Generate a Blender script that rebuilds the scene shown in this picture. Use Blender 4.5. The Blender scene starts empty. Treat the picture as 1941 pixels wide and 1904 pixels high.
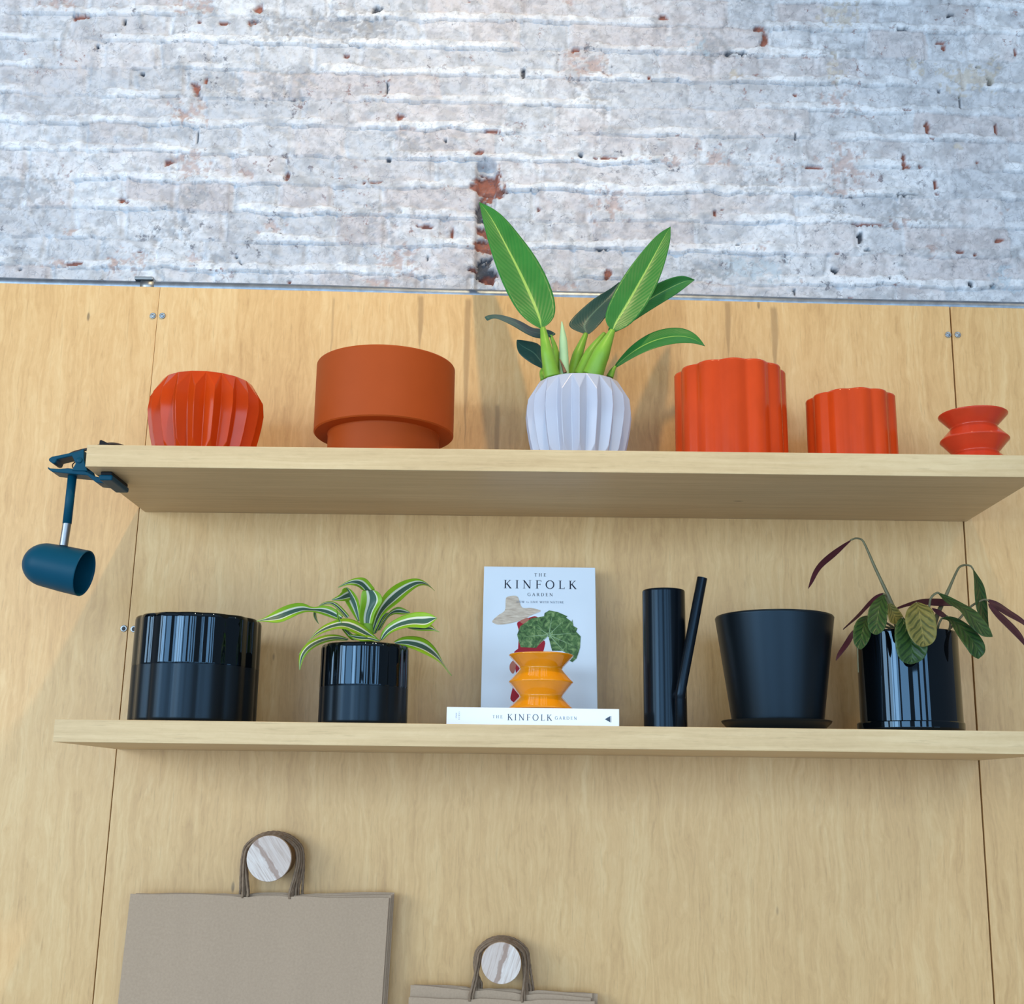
import bpy, bmesh, math, random
import numpy as np
from mathutils import Vector, Matrix
random.seed(7)
S = bpy.context.scene
COL = S.collection
PI = math.pi

# ------------------------------------------------------------------ camera
cam = bpy.data.objects.new('camera', bpy.data.cameras.new('camera')); COL.objects.link(cam)
PITCH, YAW, ROLL, FPX = .23309, -.00642, .01305, 2340.2
fwd = Vector((math.sin(YAW)*math.cos(PITCH), math.cos(YAW)*math.cos(PITCH), math.sin(PITCH)))
rgt = Vector((math.cos(YAW), -math.sin(YAW), 0)); upv = rgt.cross(fwd)
ax = math.cos(ROLL)*rgt + math.sin(ROLL)*upv; ay = -math.sin(ROLL)*rgt + math.cos(ROLL)*upv
M = Matrix((ax, ay, -fwd)).transposed().to_4x4(); M.translation = Vector((-.0517, -2.1914, 1.5))
cam.matrix_world = M
cam.data.sensor_width = 36; cam.data.lens = FPX/1941*36; cam.data.clip_start = .05
S.camera = cam
# ------------------------------------------------------------------ world, lights, exposure
W = bpy.data.worlds.new('world'); S.world = W; W.use_nodes = True
bg = W.node_tree.nodes['Background']; bg.inputs[0].default_value = (.80, .88, 1, 1); bg.inputs[1].default_value = .34
def area(name, loc, target, sx, sy, power, col):
    l = bpy.data.lights.new(name, 'AREA'); l.shape = 'RECTANGLE'; l.size = sx; l.size_y = sy; l.energy = power; l.color = col
    o = bpy.data.objects.new(name, l); COL.objects.link(o); o.location = loc
    o.rotation_euler = (Vector(target)-Vector(loc)).to_track_quat('-Z', 'Z' if abs(loc[2]-target[2]) < 9 else 'Y').to_euler()
    return o
def window(x, w, z0, z1, rad, col, y=-6.2, rot=0.):       # one pane of glazing; rad = its brightness
    l = bpy.data.lights.new('window_daylight', 'AREA'); l.shape = 'RECTANGLE'; l.size = w; l.size_y = z1-z0
    l.energy = rad*w*(z1-z0); l.color = col
    o = bpy.data.objects.new('window_daylight', l); COL.objects.link(o); o.location = (x, y, (z0+z1)/2); o.rotation_euler = (PI/2, 0, rot)
SHADE_BLUE = (.55, .78, 1.0); SKY = (.80, .91, 1.0)
for x, w, rd in ((-6.1, 3.6, 26), (-2.55, 2.3, 26), (.25, 1.15, 26), (1.75, .9, 24), (3.2, .8, 20)):      # shop front facing the shaded street, behind the viewer
    window(x, w, 1.5, 2.27 if x == .25 else 3.3, rd, SHADE_BLUE)
window(.25, 1.15, 2.33, 3.3, 26, SHADE_BLUE)
for x, w in ((-5.6, 3.4), (-1.6, 3.2), (2.2, 3.2), (5.6, 2.4)): window(x, w, .15, 1.45, 13, SHADE_BLUE)      # darker lower panes
for yy, w, rd in ((-5.1, 1.2, 30), (-3.6, 1.1, 30), (-2.2, .9, 30)):      # brighter side windows at the left
    window(-4.6, w, 1.5, 3.3, rd, SKY, yy, -PI/2)
cl_ = bpy.data.lights.new('ceiling_bounce_fill', 'AREA'); cl_.shape = 'RECTANGLE'; cl_.size = 7; cl_.size_y = 2.6; cl_.energy = 30; cl_.color = (.92, .95, 1)  # added soft fill standing in for light bounced off the ceiling
co_ = bpy.data.objects.new('ceiling_bounce_fill', cl_); COL.objects.link(co_); co_.location = (0, -3.2, 4.4)
def spot(loc, target, power, col, size, blend=.6, rad=.04):
    l = bpy.data.lights.new('track_spot', 'SPOT'); l.energy = power; l.color = col; l.spot_size = size; l.spot_blend = blend; l.shadow_soft_size = rad
    o = bpy.data.objects.new('track_spot', l); COL.objects.link(o); o.location = loc
    o.rotation_euler = (Vector(target)-Vector(loc)).to_track_quat('-Z', 'Y').to_euler()
spot((.12, -1.2, 3.95), (-.8, 0, 2.0), 128, (1, .71, .37), 1.7, 1.)
spot((2.0, -1.3, 3.95), (1.0, 0, 1.9), 34, (1, .74, .42), 1.5, 1.)
S.view_settings.view_transform = 'Standard'; S.view_settings.look = 'None'
S.view_settings.gamma = 1; S.view_settings.use_curve_mapping = False
S.view_settings.exposure = -0.29

# ------------------------------------------------------------------ helpers
def new_mesh(name, verts, faces, mats, parent=None, smooth=False, fm=None):
    me = bpy.data.meshes.new(name); me.from_pydata([tuple(v) for v in verts], [], faces); me.update()
    for m in (mats if isinstance(mats, (list, tuple)) else [mats]): me.materials.append(m)
    if fm is not None: me.polygons.foreach_set('material_index', fm)
    if smooth: me.polygons.foreach_set('use_smooth', [True]*len(me.polygons))
    o = bpy.data.objects.new(name, me); COL.objects.link(o)
    if parent: o.parent = parent
    return o
def empty(name, loc, label=None, cat=None, group=None, rot=(0, 0, 0)):
    o = bpy.data.objects.new(name, None); COL.objects.link(o); o.location = loc; o.rotation_euler = rot; o.empty_display_size = .02
    tag(o, label, cat, group); return o
def tag(o, label=None, cat=None, group=None, kind=None):
    if label: o['label'] = label
    if cat: o['category'] = cat
    if group: o['group'] = group
    if kind: o['kind'] = kind
    return o
def sharp(o, deg=35):
    o.data.polygons.foreach_set('use_smooth', [True]*len(o.data.polygons)); o.data.set_sharp_from_angle(angle=math.radians(deg)); return o
def bevel(o, w, seg=2, ang=30):
    m = o.modifiers.new('bevel', 'BEVEL'); m.width = w; m.segments = seg; m.limit_method = 'ANGLE'; m.angle_limit = math.radians(ang)
    m.harden_normals = False; return o
def box(x0, x1, y0, y1, z0, z1):
    v = [(x, y, z) for x in (x0, x1) for y in (y0, y1) for z in (z0, z1)]
    f = [(0, 1, 3, 2), (4, 6, 7, 5), (0, 4, 5, 1), (2, 3, 7, 6), (0, 2, 6, 4), (1, 5, 7, 3)]
    return v, f
def join(*parts):
    V, F = [], []
    for v, f in parts:
        n = len(V); V += list(v); F += [tuple(i+n for i in q) for q in f]
    return V, F
def lathe(prof, n=96, rmod=None, cap=True):
    """prof: (r, z) list; rmod(theta, r, z) -> radius"""
    V, F = [], []; full = [prof[0]]
    for (r0, z0), (r1, z1) in zip(prof, prof[1:]):               # support rings keep long walls truly straight in the shading
        d = math.hypot(r1-r0, z1-z0)
        if d > .008:
            e = .0016/d
            full += [(r0+(r1-r0)*e, z0+(z1-z0)*e), (r1-(r1-r0)*e, z1-(z1-z0)*e)]
        full.append((r1, z1))
    prof = full
    for r, z in prof:
        for k in range(n):
            t = 2*PI*k/n; rr = rmod(t, r, z) if rmod else r
            V.append((rr*math.cos(t), rr*math.sin(t), z))
    for i in range(len(prof)-1):
        for k in range(n):
            a, b = i*n+k, i*n+(k+1) % n
            F.append((a, b, b+n, a+n))
    if cap:
        F.append(tuple(range(n-1, -1, -1))); F.append(tuple((len(prof)-1)*n+k for k in range(n)))
    return V, F
def tube(pts, rad, n=12, cap=True, lobes=0, twist=0):
    pts = [Vector(p) for p in pts]; V, F = [], []
    up = Vector((0, 0, 1)); t0 = (pts[1]-pts[0]).normalized()
    u = t0.cross(up); u = t0.cross(Vector((1, 0, 0))) if u.length < .05 else u; u.normalize()
    s = 0
    for i, p in enumerate(pts):
        t = (pts[min(i+1, len(pts)-1)]-pts[max(i-1, 0)]).normalized()
        u = (u - t*u.dot(t)).normalized(); w = t.cross(u)
        if i: s += (p-pts[i-1]).length
        r = rad[i] if isinstance(rad, (list, tuple)) else rad
        for k in range(n):
            a = 2*PI*k/n; rr = r*(1+.16*math.cos(lobes*(a)+twist*s)) if lobes else r
            V.append(p+u*rr*math.cos(a)+w*rr*math.sin(a))
    for i in range(len(pts)-1):
        for k in range(n):
            a, b = i*n+k, i*n+(k+1) % n
            F.append((a, b, b+n, a+n))
    if cap: F.append(tuple(range(n-1, -1, -1))); F.append(tuple((len(pts)-1)*n+k for k in range(n)))
    return V, F
def smooth_path(P, m=8):
    P = [np.array(p, float) for p in P]; Q = [2*P[0]-P[1]]+P+[2*P[-1]-P[-2]]; out = []
    for i in range(1, len(Q)-2):
        a, b, c, d = Q[i-1:i+3]
        for t in np.linspace(0, 1, m, endpoint=False):
            out.append(.5*((2*b)+(c-a)*t+(2*a-5*b+4*c-d)*t*t+(-a+3*b-3*c+d)*t**3))
    out.append(P[-1]); return out
def prism_y(poly, y0, y1):
    """polygon in (x, z) pulled along y"""
    n = len(poly); V = [(x, y0, z) for x, z in poly]+[(x, y1, z) for x, z in poly]
    F = [tuple(range(n)), tuple(range(2*n-1, n-1, -1))]+[(i+n, (i+1) % n+n, (i+1) % n, i) for i in range(n)]
    return V, F
def lin(r, g, b):
    f = lambda c: (c/255/12.92 if c/255 <= .04045 else ((c/255+.055)/1.055)**2.4)
    return (f(r), f(g), f(b), 1)

# ------------------------------------------------------------------ material helpers
class N:
    def __init__(s, name):
        s.m = bpy.data.materials.new(name); s.m.use_nodes = True; s.t = s.m.node_tree; s.b = s.t.nodes['Principled BSDF']
    def n(s, typ, **kw):
        q = s.t.nodes.new(typ)
        for k, v in kw.items(): setattr(q, k, v)
        return q
    def l(s, a, b): s.t.links.new(a, b)
    def val(s, inp, v):
        if isinstance(v, bpy.types.NodeSocket): s.l(v, inp)
        else: inp.default_value = v
    def math(s, op, a, b=0, c=0, clamp=False):
        q = s.n('ShaderNodeMath', operation=op, use_clamp=clamp)
        for i, v in enumerate((a, b, c)): s.val(q.inputs[i], v)
        return q.outputs[0]
    def ss(s, v, lo, hi):
        q = s.n('ShaderNodeMapRange', interpolation_type='SMOOTHSTEP'); s.val(q.inputs[0], v); s.val(q.inputs[1], lo); s.val(q.inputs[2], hi)
        return q.outputs[0]
    def mix(s, f, a, b, bt='MIX'):
        q = s.n('ShaderNodeMix', data_type='RGBA', blend_type=bt); s.val(q.inputs[0], f); s.val(q.inputs[6], a); s.val(q.inputs[7], b)
        return q.outputs[2]
    def co(s): return s.n('ShaderNodeTexCoord').outputs['Object']
    def mp(s, v, sc, loc=(0, 0, 0), rot=(0, 0, 0)):
        q = s.n('ShaderNodeMapping'); s.l(v, q.inputs[0]); q.inputs[1].default_value = loc; q.inputs[2].default_value = rot; q.inputs[3].default_value = sc
        return q.outputs[0]
    def noise(s, v, scale, det=4, rough=.55, dist=0):
        q = s.n('ShaderNodeTexNoise'); s.l(v, q.inputs['Vector']); q.inputs['Scale'].default_value = scale; q.inputs['Detail'].default_value = det
        q.inputs['Roughness'].default_value = rough; q.inputs['Distortion'].default_value = dist
        return q.outputs[0]
    def ramp(s, v, stops):
        q = s.n('ShaderNodeValToRGB'); s.l(v, q.inputs[0]); e = q.color_ramp.elements
        while len(e) < len(stops): e.new(.5)
        for x, (p, c) in zip(e, stops): x.position = p; x.color = c if len(c) == 4 else (*c, 1)
        return q.outputs[0]
    def bump(s, h, strength=.3, dist=.001):
        q = s.n('ShaderNodeBump'); s.l(h, q.inputs['Height']); q.inputs['Strength'].default_value = strength; q.inputs['Distance'].default_value = dist
        s.l(q.outputs[0], s.b.inputs['Normal']); return q
    def set(s, **kw):
        for k, v in kw.items(): s.val(s.b.inputs[k.replace('_', ' ')], v)
        return s
def plain(name, col, rough=.5, spec=.5, metal=0, coat=0, vary=.06, scale=30):
    a = N(name); v = a.noise(a.co(), scale, 5)
    c2 = tuple(min(1, x*(1+vary)) for x in col[:3])+(1,); c1 = tuple(x*(1-vary) for x in col[:3])+(1,)
    a.set(Base_Color=a.ramp(v, [(.3, c1), (.7, c2)]), Roughness=rough, Metallic=metal, Specular_IOR_Level=spec, Coat_Weight=coat, Coat_Roughness=.04)
    return a.m

def wood(name, lo, mid, hi, seed=0., axis='Z', rough=.42, spec=.5, streaks=()):
    a = N(name); c = a.co()
    along = (1, 1, .06) if axis == 'Z' else (.06, 1, 1)
    def sc(k, al): return (k, k, k*al) if axis == 'Z' else (k*al, k, k)
    off = (seed*3.1, seed*1.7, seed*2.3)
    warp = a.n('ShaderNodeVectorMath', operation='SCALE')
    wn = a.n('ShaderNodeTexNoise'); a.l(a.mp(c, sc(3, .45), off), wn.inputs['Vector']); wn.inputs['Detail'].default_value = 3
    a.l(wn.outputs[1], warp.inputs[0]); warp.inputs['Scale'].default_value = .05 if axis == 'Z' else .010
    add = a.n('ShaderNodeVectorMath', operation='ADD'); a.l(c, add.inputs[0]); a.l(warp.outputs[0], add.inputs[1]); w = add.outputs[0]
    fig = a.noise(a.mp(w, sc(26, .07), off), 1, 4, .6, .3)           # broad figure of the veneer
    lines = a.noise(a.mp(w, sc(150, .022), off), 1, 3, .6)            # long grain lines
    fine = a.noise(a.mp(c, sc(300, .07), off), 1, 3, .6)             # pores along the grain
    curl = a.noise(a.mp(w, sc(85, .55), off), 1, 5, .7, .8)          # mottled curl
    blot = a.noise(a.mp(c, (2.6, 2.6, 1.7), off), 1, 3, .5)
    f = a.math('ADD', a.math('ADD', a.math('MULTIPLY', fig, .34), a.math('MULTIPLY', lines, .32)), a.math('ADD', a.math('MULTIPLY', curl, .14), a.math('MULTIPLY', blot, .20)))
    col = a.ramp(f, [(.36, lo), (.5, mid), (.64, hi)])
    dk = a.math('MULTIPLY', a.ss(fine, .56, .74), .22)
    col = a.mix(dk, col, (lo[0]*.5, lo[1]*.46, lo[2]*.42, 1))
    # short dark pin knots
    vo = a.n('ShaderNodeTexVoronoi'); a.l(a.mp(c, sc(9, .33), off), vo.inputs['Vector']); vo.inputs['Scale'].default_value = 1.6; vo.inputs['Randomness'].default_value = 1
    kn = a.math('MULTIPLY', a.ss(vo.outputs['Distance'], .055, .02), a.ss(a.noise(a.mp(c, (4, 4, 4), off), 1, 2), .44, .52))
    col = a.mix(a.math('MULTIPLY', kn, .75), col, lin(92, 74, 52))
    sep = a.n('ShaderNodeSeparateXYZ'); a.l(a.mp(c, (1, 1, 1)), sep.inputs[0]); X, Z = sep.outputs[0], sep.outputs[2]
    wob = a.math('MULTIPLY', a.math('SUBTRACT', a.noise(a.mp(c, (6, 6, 9), off), 1, 3), .5), .012)
    for x, z0, z1, wd, st in streaks:
        d = a.math('ABSOLUTE', a.math('SUBTRACT', a.math('ADD', X, wob), x))
        taper = a.math('MULTIPLY', a.ss(Z, z0, z0+(z1-z0)*.7), wd)
        k = a.math('MULTIPLY', a.math('MULTIPLY', a.ss(d, a.math('ADD', taper, .0015), a.math('MULTIPLY', taper, .4)), a.ss(Z, z1+.01, z1)), st)
        k = a.math('MULTIPLY', k, a.ss(Z, z0, z0+.03))
        col = a.mix(k, col, lin(150, 116, 74))
    a.set(Base_Color=col, Roughness=a.math('ADD', rough-.08, a.math('MULTIPLY', curl, .16)), Specular_IOR_Level=spec)
    a.bump(a.math('ADD', a.math('MULTIPLY', fine, .5), curl), .10, .0008)
    return a.m

WOOD_LO, WOOD_MID, WOOD_HI = lin(192, 149, 94), lin(211, 169, 112), lin(223, 187, 132)
M_PLY = [wood('plywood_left', WOOD_LO, WOOD_MID, WOOD_HI, 1.0),
         wood('plywood_centre', WOOD_LO, WOOD_MID, WOOD_HI, 4.0, streaks=[(-.244, 2.30, 2.415, .006, .6), (-.155, 2.12, 2.41, .007, .6), (.337, 2.29, 2.41, .006, .55), (.425, 2.26, 2.40, .008, .6), (-.095, 2.03, 2.20, .005, .55), (-.41, 2.25, 2.41, .002, .4)]),
         wood('plywood_right', WOOD_LO, WOOD_MID, WOOD_HI, 9.0)]
M_SHELF = wood('shelf_veneer', lin(188, 160, 118), lin(204, 176, 134), lin(216, 190, 150), 2.0, 'X', .45, .4)
M_EDGE = wood('shelf_edge', lin(188, 158, 114), lin(205, 177, 132), lin(219, 194, 150), 5.0, 'X', .45, .4)
M_STEEL = plain('galvanised_steel', (.26, .31, .37), .45, .5, 1, vary=.2, scale=60)
M_ZINC = plain('zinc', (.34, .36, .37), .4, .5, 1, vary=.1)
M_CHROME = plain('chrome', (.28, .29, .31), .34, .5, 1, vary=.03)
M_DARK = plain('dark_recess', (.03, .03, .033), .6)

# ------------------------------------------------------------------ brick wall
def hash2(ix, iy, seed):
    h = (ix*374761393 + iy*668265263 + seed*1442695041) & 0xffffffff
    h = ((h ^ (h >> 13))*1274126177) & 0xffffffff
    return ((h ^ (h >> 16)) & 0xffff)/65535.
def vnoise(x, y, seed):
    ix = np.floor(x).astype(np.int64); iy = np.floor(y).astype(np.int64); fx = x-ix; fy = y-iy
    fx = fx*fx*fx*(fx*(fx*6-15)+10); fy = fy*fy*fy*(fy*(fy*6-15)+10)
    a = hash2(ix, iy, seed); b = hash2(ix+1, iy, seed); c = hash2(ix, iy+1, seed); d = hash2(ix+1, iy+1, seed)
    return (a*(1-fx)+b*fx)*(1-fy)+(c*(1-fx)+d*fx)*fy
def fbm(x, y, seed, oct=4, g=.5):
    s = 0; a = 1; t = 0
    for i in range(oct):
        s = s+a*vnoise(x*2**i, y*2**i, seed+i*17); t += a; a *= g
    return s/t
def sst(v, lo, hi):
    t = np.clip((v-lo)/(hi-lo), 0, 1); return t*t*(3-2*t)
CHIPS = [(-0.1222,2.6864,0.0273,0.0311,'R',0),(-0.1327,2.6233,0.0115,0.0227,'K',0),(-0.1299,2.5837,0.0125,0.0113,'R',0),(-0.1314,2.5555,0.0156,0.0146,'R',0),(-0.1232,2.502,0.0165,0.0244,'K',0),(-0.1198,2.4831,0.0144,0.0089,'R',0),(-0.1225,2.4588,0.0175,0.0077,'R',0),(-0.1491,2.5028,0.0062,0.0039,'R',0),(-0.6055,3.0716,0.0131,0.0087,'R',0.4),(-0.9711,3.053,0.0163,0.0056,'R',0),(-0.8315,2.9227,0.0043,0.0042,'K',0),(-0.7171,2.8914,0.0097,0.0132,'R',0.5),(-0.4155,2.9682,0.0065,0.0055,'R',0),(-0.7237,3.0432,0.0044,0.0062,'R',0),(-0.6712,3.0413,0.0087,0.0049,'R',0),(-0.6126,3.0444,0.0076,0.0049,'R',0),(-0.8783,3.0404,0.0027,0.0068,'K',0),(-1.02,3.0847,0.0164,0.0074,'r',0),(-0.7409,3.0851,0.0273,0.0099,'r',0),(-0.9288,2.9847,0.0043,0.0049,'K',0),(-0.7336,2.8376,0.0182,0.0154,'r',0),(-0.7442,2.8363,0.0085,0.0095,'r',0),(-0.541,3.0291,0.038,0.0184,'k',0),(-0.4381,3.0388,0.0489,0.0098,'k',0),(-0.534,2.9017,0.0322,0.018,'k',0),(-0.6683,2.9003,0.0268,0.012,'k',0),(-0.701,2.906,0.0032,0.0084,'R',0),(-0.7092,2.7812,0.0021,0.0106,'K',0),(-0.7623,2.7234,0.0074,0.0058,'R',0),(-0.7086,2.7135,0.0211,0.0127,'r',0),(-0.6023,2.7042,0.0084,0.0052,'r',0),(-0.5227,2.6959,0.0053,0.0092,'R',0),(-0.7089,2.6444,0.0136,0.0194,'k',0),(-1.0416,2.6591,0.0315,0.023,'k',0),(-0.8502,2.6383,0.0042,0.0046,'R',0),(-0.8373,2.635,0.0026,0.0029,'R',0),(-0.9714,2.6415,0.0063,0.0046,'r',0),(-0.752,2.5904,0.024,0.017,'k',0),(-0.9489,2.5712,0.0063,0.0045,'r',0),(-0.5533,2.5869,0.0156,0.0068,'r',0),(-0.9321,2.5041,0.0155,0.0039,'R',0),(-0.9634,2.506,0.0124,0.0045,'r',0),(-0.8188,2.5143,0.0207,0.0134,'r',0),(-0.8046,2.5312,0.0104,0.0039,'R',0),(-0.6993,2.5122,0.0052,0.0067,'r',0),(-0.6582,2.5183,0.0083,0.0078,'k',0),(-0.6058,2.5099,0.0021,0.0145,'K',0.6),(-1.0479,2.5195,0.0073,0.0168,'k',0),(-1.0385,2.4895,0.0026,0.0028,'K',0),(-0.5073,2.4699,0.0062,0.0055,'R',0.5),(-0.8535,2.5072,0.0062,0.0067,'r',0),(-0.3558,3.0767,0.012,0.0099,'K',0.5),(-0.3726,3.0309,0.0326,0.0209,'k',0),(-0.1675,3.096,0.0066,0.0037,'R',0),(0.0541,2.9877,0.0076,0.0055,'R',0),(0.0344,3.098,0.0098,0.0037,'r',0),(0.2356,3.063,0.0109,0.0074,'R',0),(0.0778,2.9503,0.0269,0.0157,'r',0),(-0.3308,2.8979,0.0032,0.0168,'K',0),(-0.0544,2.9308,0.0032,0.0144,'K',0),(0.0831,2.8843,0.0193,0.0155,'k',0),(-0.1157,2.7993,0.0127,0.0035,'R',0),(-0.3007,2.8327,0.0085,0.0059,'R',0),(-0.2879,2.7681,0.0212,0.0129,'k',0),(-0.3218,2.7351,0.0042,0.0046,'K',0),(-0.3526,2.685,0.0158,0.0029,'R',0),(-0.3694,2.6837,0.0042,0.0029,'R',0),(-0.1393,2.7522,0.0074,0.0058,'R',0),(-0.2838,2.8034,0.0074,0.0024,'r',0),(-0.2087,2.7772,0.0027,0.007,'K',0),(0.0596,2.7485,0.0063,0.0058,'K',0),(0.1145,2.7433,0.0211,0.0035,'R',0),(0.22,2.7387,0.0211,0.0058,'r',0),(0.1192,2.6398,0.0178,0.0171,'r',0),(-0.3275,2.6326,0.0314,0.0091,'k',0),(-0.3286,2.5781,0.0156,0.0169,'k',0),(-0.2457,2.5903,0.0125,0.0034,'R',0),(-0.1902,2.5796,0.0031,0.0102,'R',0),(-0.2385,2.523,0.0021,0.0078,'K',0),(-0.3005,2.5167,0.0207,0.0134,'r',0),(-0.34,2.4663,0.0206,0.0088,'r',0),(0.1174,2.4958,0.0088,0.0067,'R',0.5),(-0.0219,2.6302,0.0042,0.0046,'R',0),(0.2012,2.9239,0.0027,0.003,'R',0),(0.0205,2.4648,0.0257,0.0077,'r',0),(0.1031,2.5447,0.0135,0.0017,'K',0),(0.5944,3.0717,0.0217,0.016,'y',0),(0.4403,3.0148,0.0076,0.0134,'R',0),(0.4304,3.0392,0.0108,0.0049,'R',0),(0.3319,3.0015,0.0162,0.0183,'k',0),(0.3799,2.9813,0.0216,0.0036,'K',0),(0.2994,2.9951,0.0097,0.0097,'b',0),(0.5742,2.9882,0.0162,0.0073,'k',0),(0.8224,3.074,0.0076,0.0037,'K',0.4),(0.7228,3.0422,0.0141,0.0025,'K',0),(0.8067,3.0028,0.0032,0.0061,'R',0),(0.802,3.0125,0.0086,0.003,'R',0),(0.9511,2.9897,0.0032,0.0146,'R',0),(0.8734,2.9575,0.0075,0.0018,'K',0),(0.8943,2.9228,0.0054,0.0084,'K',0),(0.9159,2.9531,0.0075,0.0121,'k',0),(0.8551,2.9284,0.0322,0.018,'y',0),(0.3733,2.9378,0.0075,0.0084,'y',0),(0.5776,2.9471,0.0108,0.0169,'y',0),(0.7446,2.9573,0.0086,0.0085,'y',0),(0.4979,2.8887,0.0053,0.0042,'R',0),(0.5796,2.8777,0.016,0.0155,'r',0),(0.7891,2.9014,0.0032,0.0024,'K',0),(0.7222,2.8555,0.0107,0.0024,'R',0),(0.8299,2.8744,0.0021,0.0143,'K',0),(0.4941,2.7941,0.0021,0.0059,'K',0),(0.7599,2.8134,0.0037,0.02,'R',0),(0.7659,2.7923,0.0042,0.0029,'R',0),(0.8977,2.8149,0.0032,0.0141,'R',0),(0.8178,2.7789,0.0063,0.0047,'y',0),(0.3277,2.7456,0.0158,0.0105,'r',0),(0.4562,2.7412,0.0053,0.0081,'r',0),(0.5251,2.7269,0.0263,0.0029,'R',0),(0.5887,2.7368,0.0264,0.0174,'r',0),(0.7071,2.7462,0.0032,0.0151,'R',0),(0.7124,2.7301,0.0053,0.0023,'R',0),(0.7377,2.7304,0.0074,0.0046,'R',0),(0.8542,2.7432,0.0042,0.0029,'R',0),(0.8479,2.7281,0.0053,0.0023,'R',0),(0.382,2.6942,0.0032,0.0196,'k',0),(0.4186,2.6888,0.021,0.0138,'k',0),(0.5888,2.6964,0.0032,0.0058,'k',0),(0.5751,2.6733,0.021,0.0034,'r',0),(0.7191,2.668,0.0262,0.0017,'K',0),(0.7699,2.6927,0.0042,0.0103,'R',0),(0.7717,2.6732,0.0073,0.0029,'R',0),(0.3278,2.625,0.0031,0.0057,'R',0),(0.3437,2.6331,0.0031,0.0023,'R',0),(0.5523,2.6331,0.0209,0.008,'k',0),(0.6238,2.6056,0.0312,0.0023,'R',0),(0.7238,2.6259,0.0313,0.017,'k',0),(0.6989,2.6109,0.0125,0.0068,'r',0),(0.8962,2.6346,0.0052,0.0045,'r',0),(0.414,2.5526,0.0083,0.0078,'r',0),(0.3727,2.5577,0.0052,0.0028,'K',0),(0.5667,2.5431,0.0041,0.0028,'R',0),(0.614,2.5773,0.0042,0.0135,'K',0),(0.626,2.5494,0.0072,0.0028,'K',0),(0.7502,2.553,0.0052,0.0078,'r',0),(0.7728,2.5813,0.0073,0.0034,'r',0),(0.8067,2.548,0.0093,0.0034,'R',0),(0.8352,2.5416,0.0031,0.0022,'R',0),(0.8862,2.5735,0.0073,0.0045,'R',0),(0.3919,2.5077,0.0464,0.0111,'b',0),(0.3145,2.5046,0.0206,0.0089,'k',0),(0.5567,2.5062,0.0072,0.0044,'K',-0.5),(0.6639,2.4908,0.0021,0.0028,'K',0),(0.8203,2.4793,0.0062,0.0066,'K',0),(0.8632,2.4765,0.0051,0.0028,'K',0),(0.8904,2.4967,0.0124,0.0133,'b',0),(0.4775,2.4589,0.0026,0.0088,'K',0),(0.5022,2.4846,0.0041,0.0033,'r',0),(0.5868,2.4492,0.0051,0.0033,'R',0)]
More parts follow.
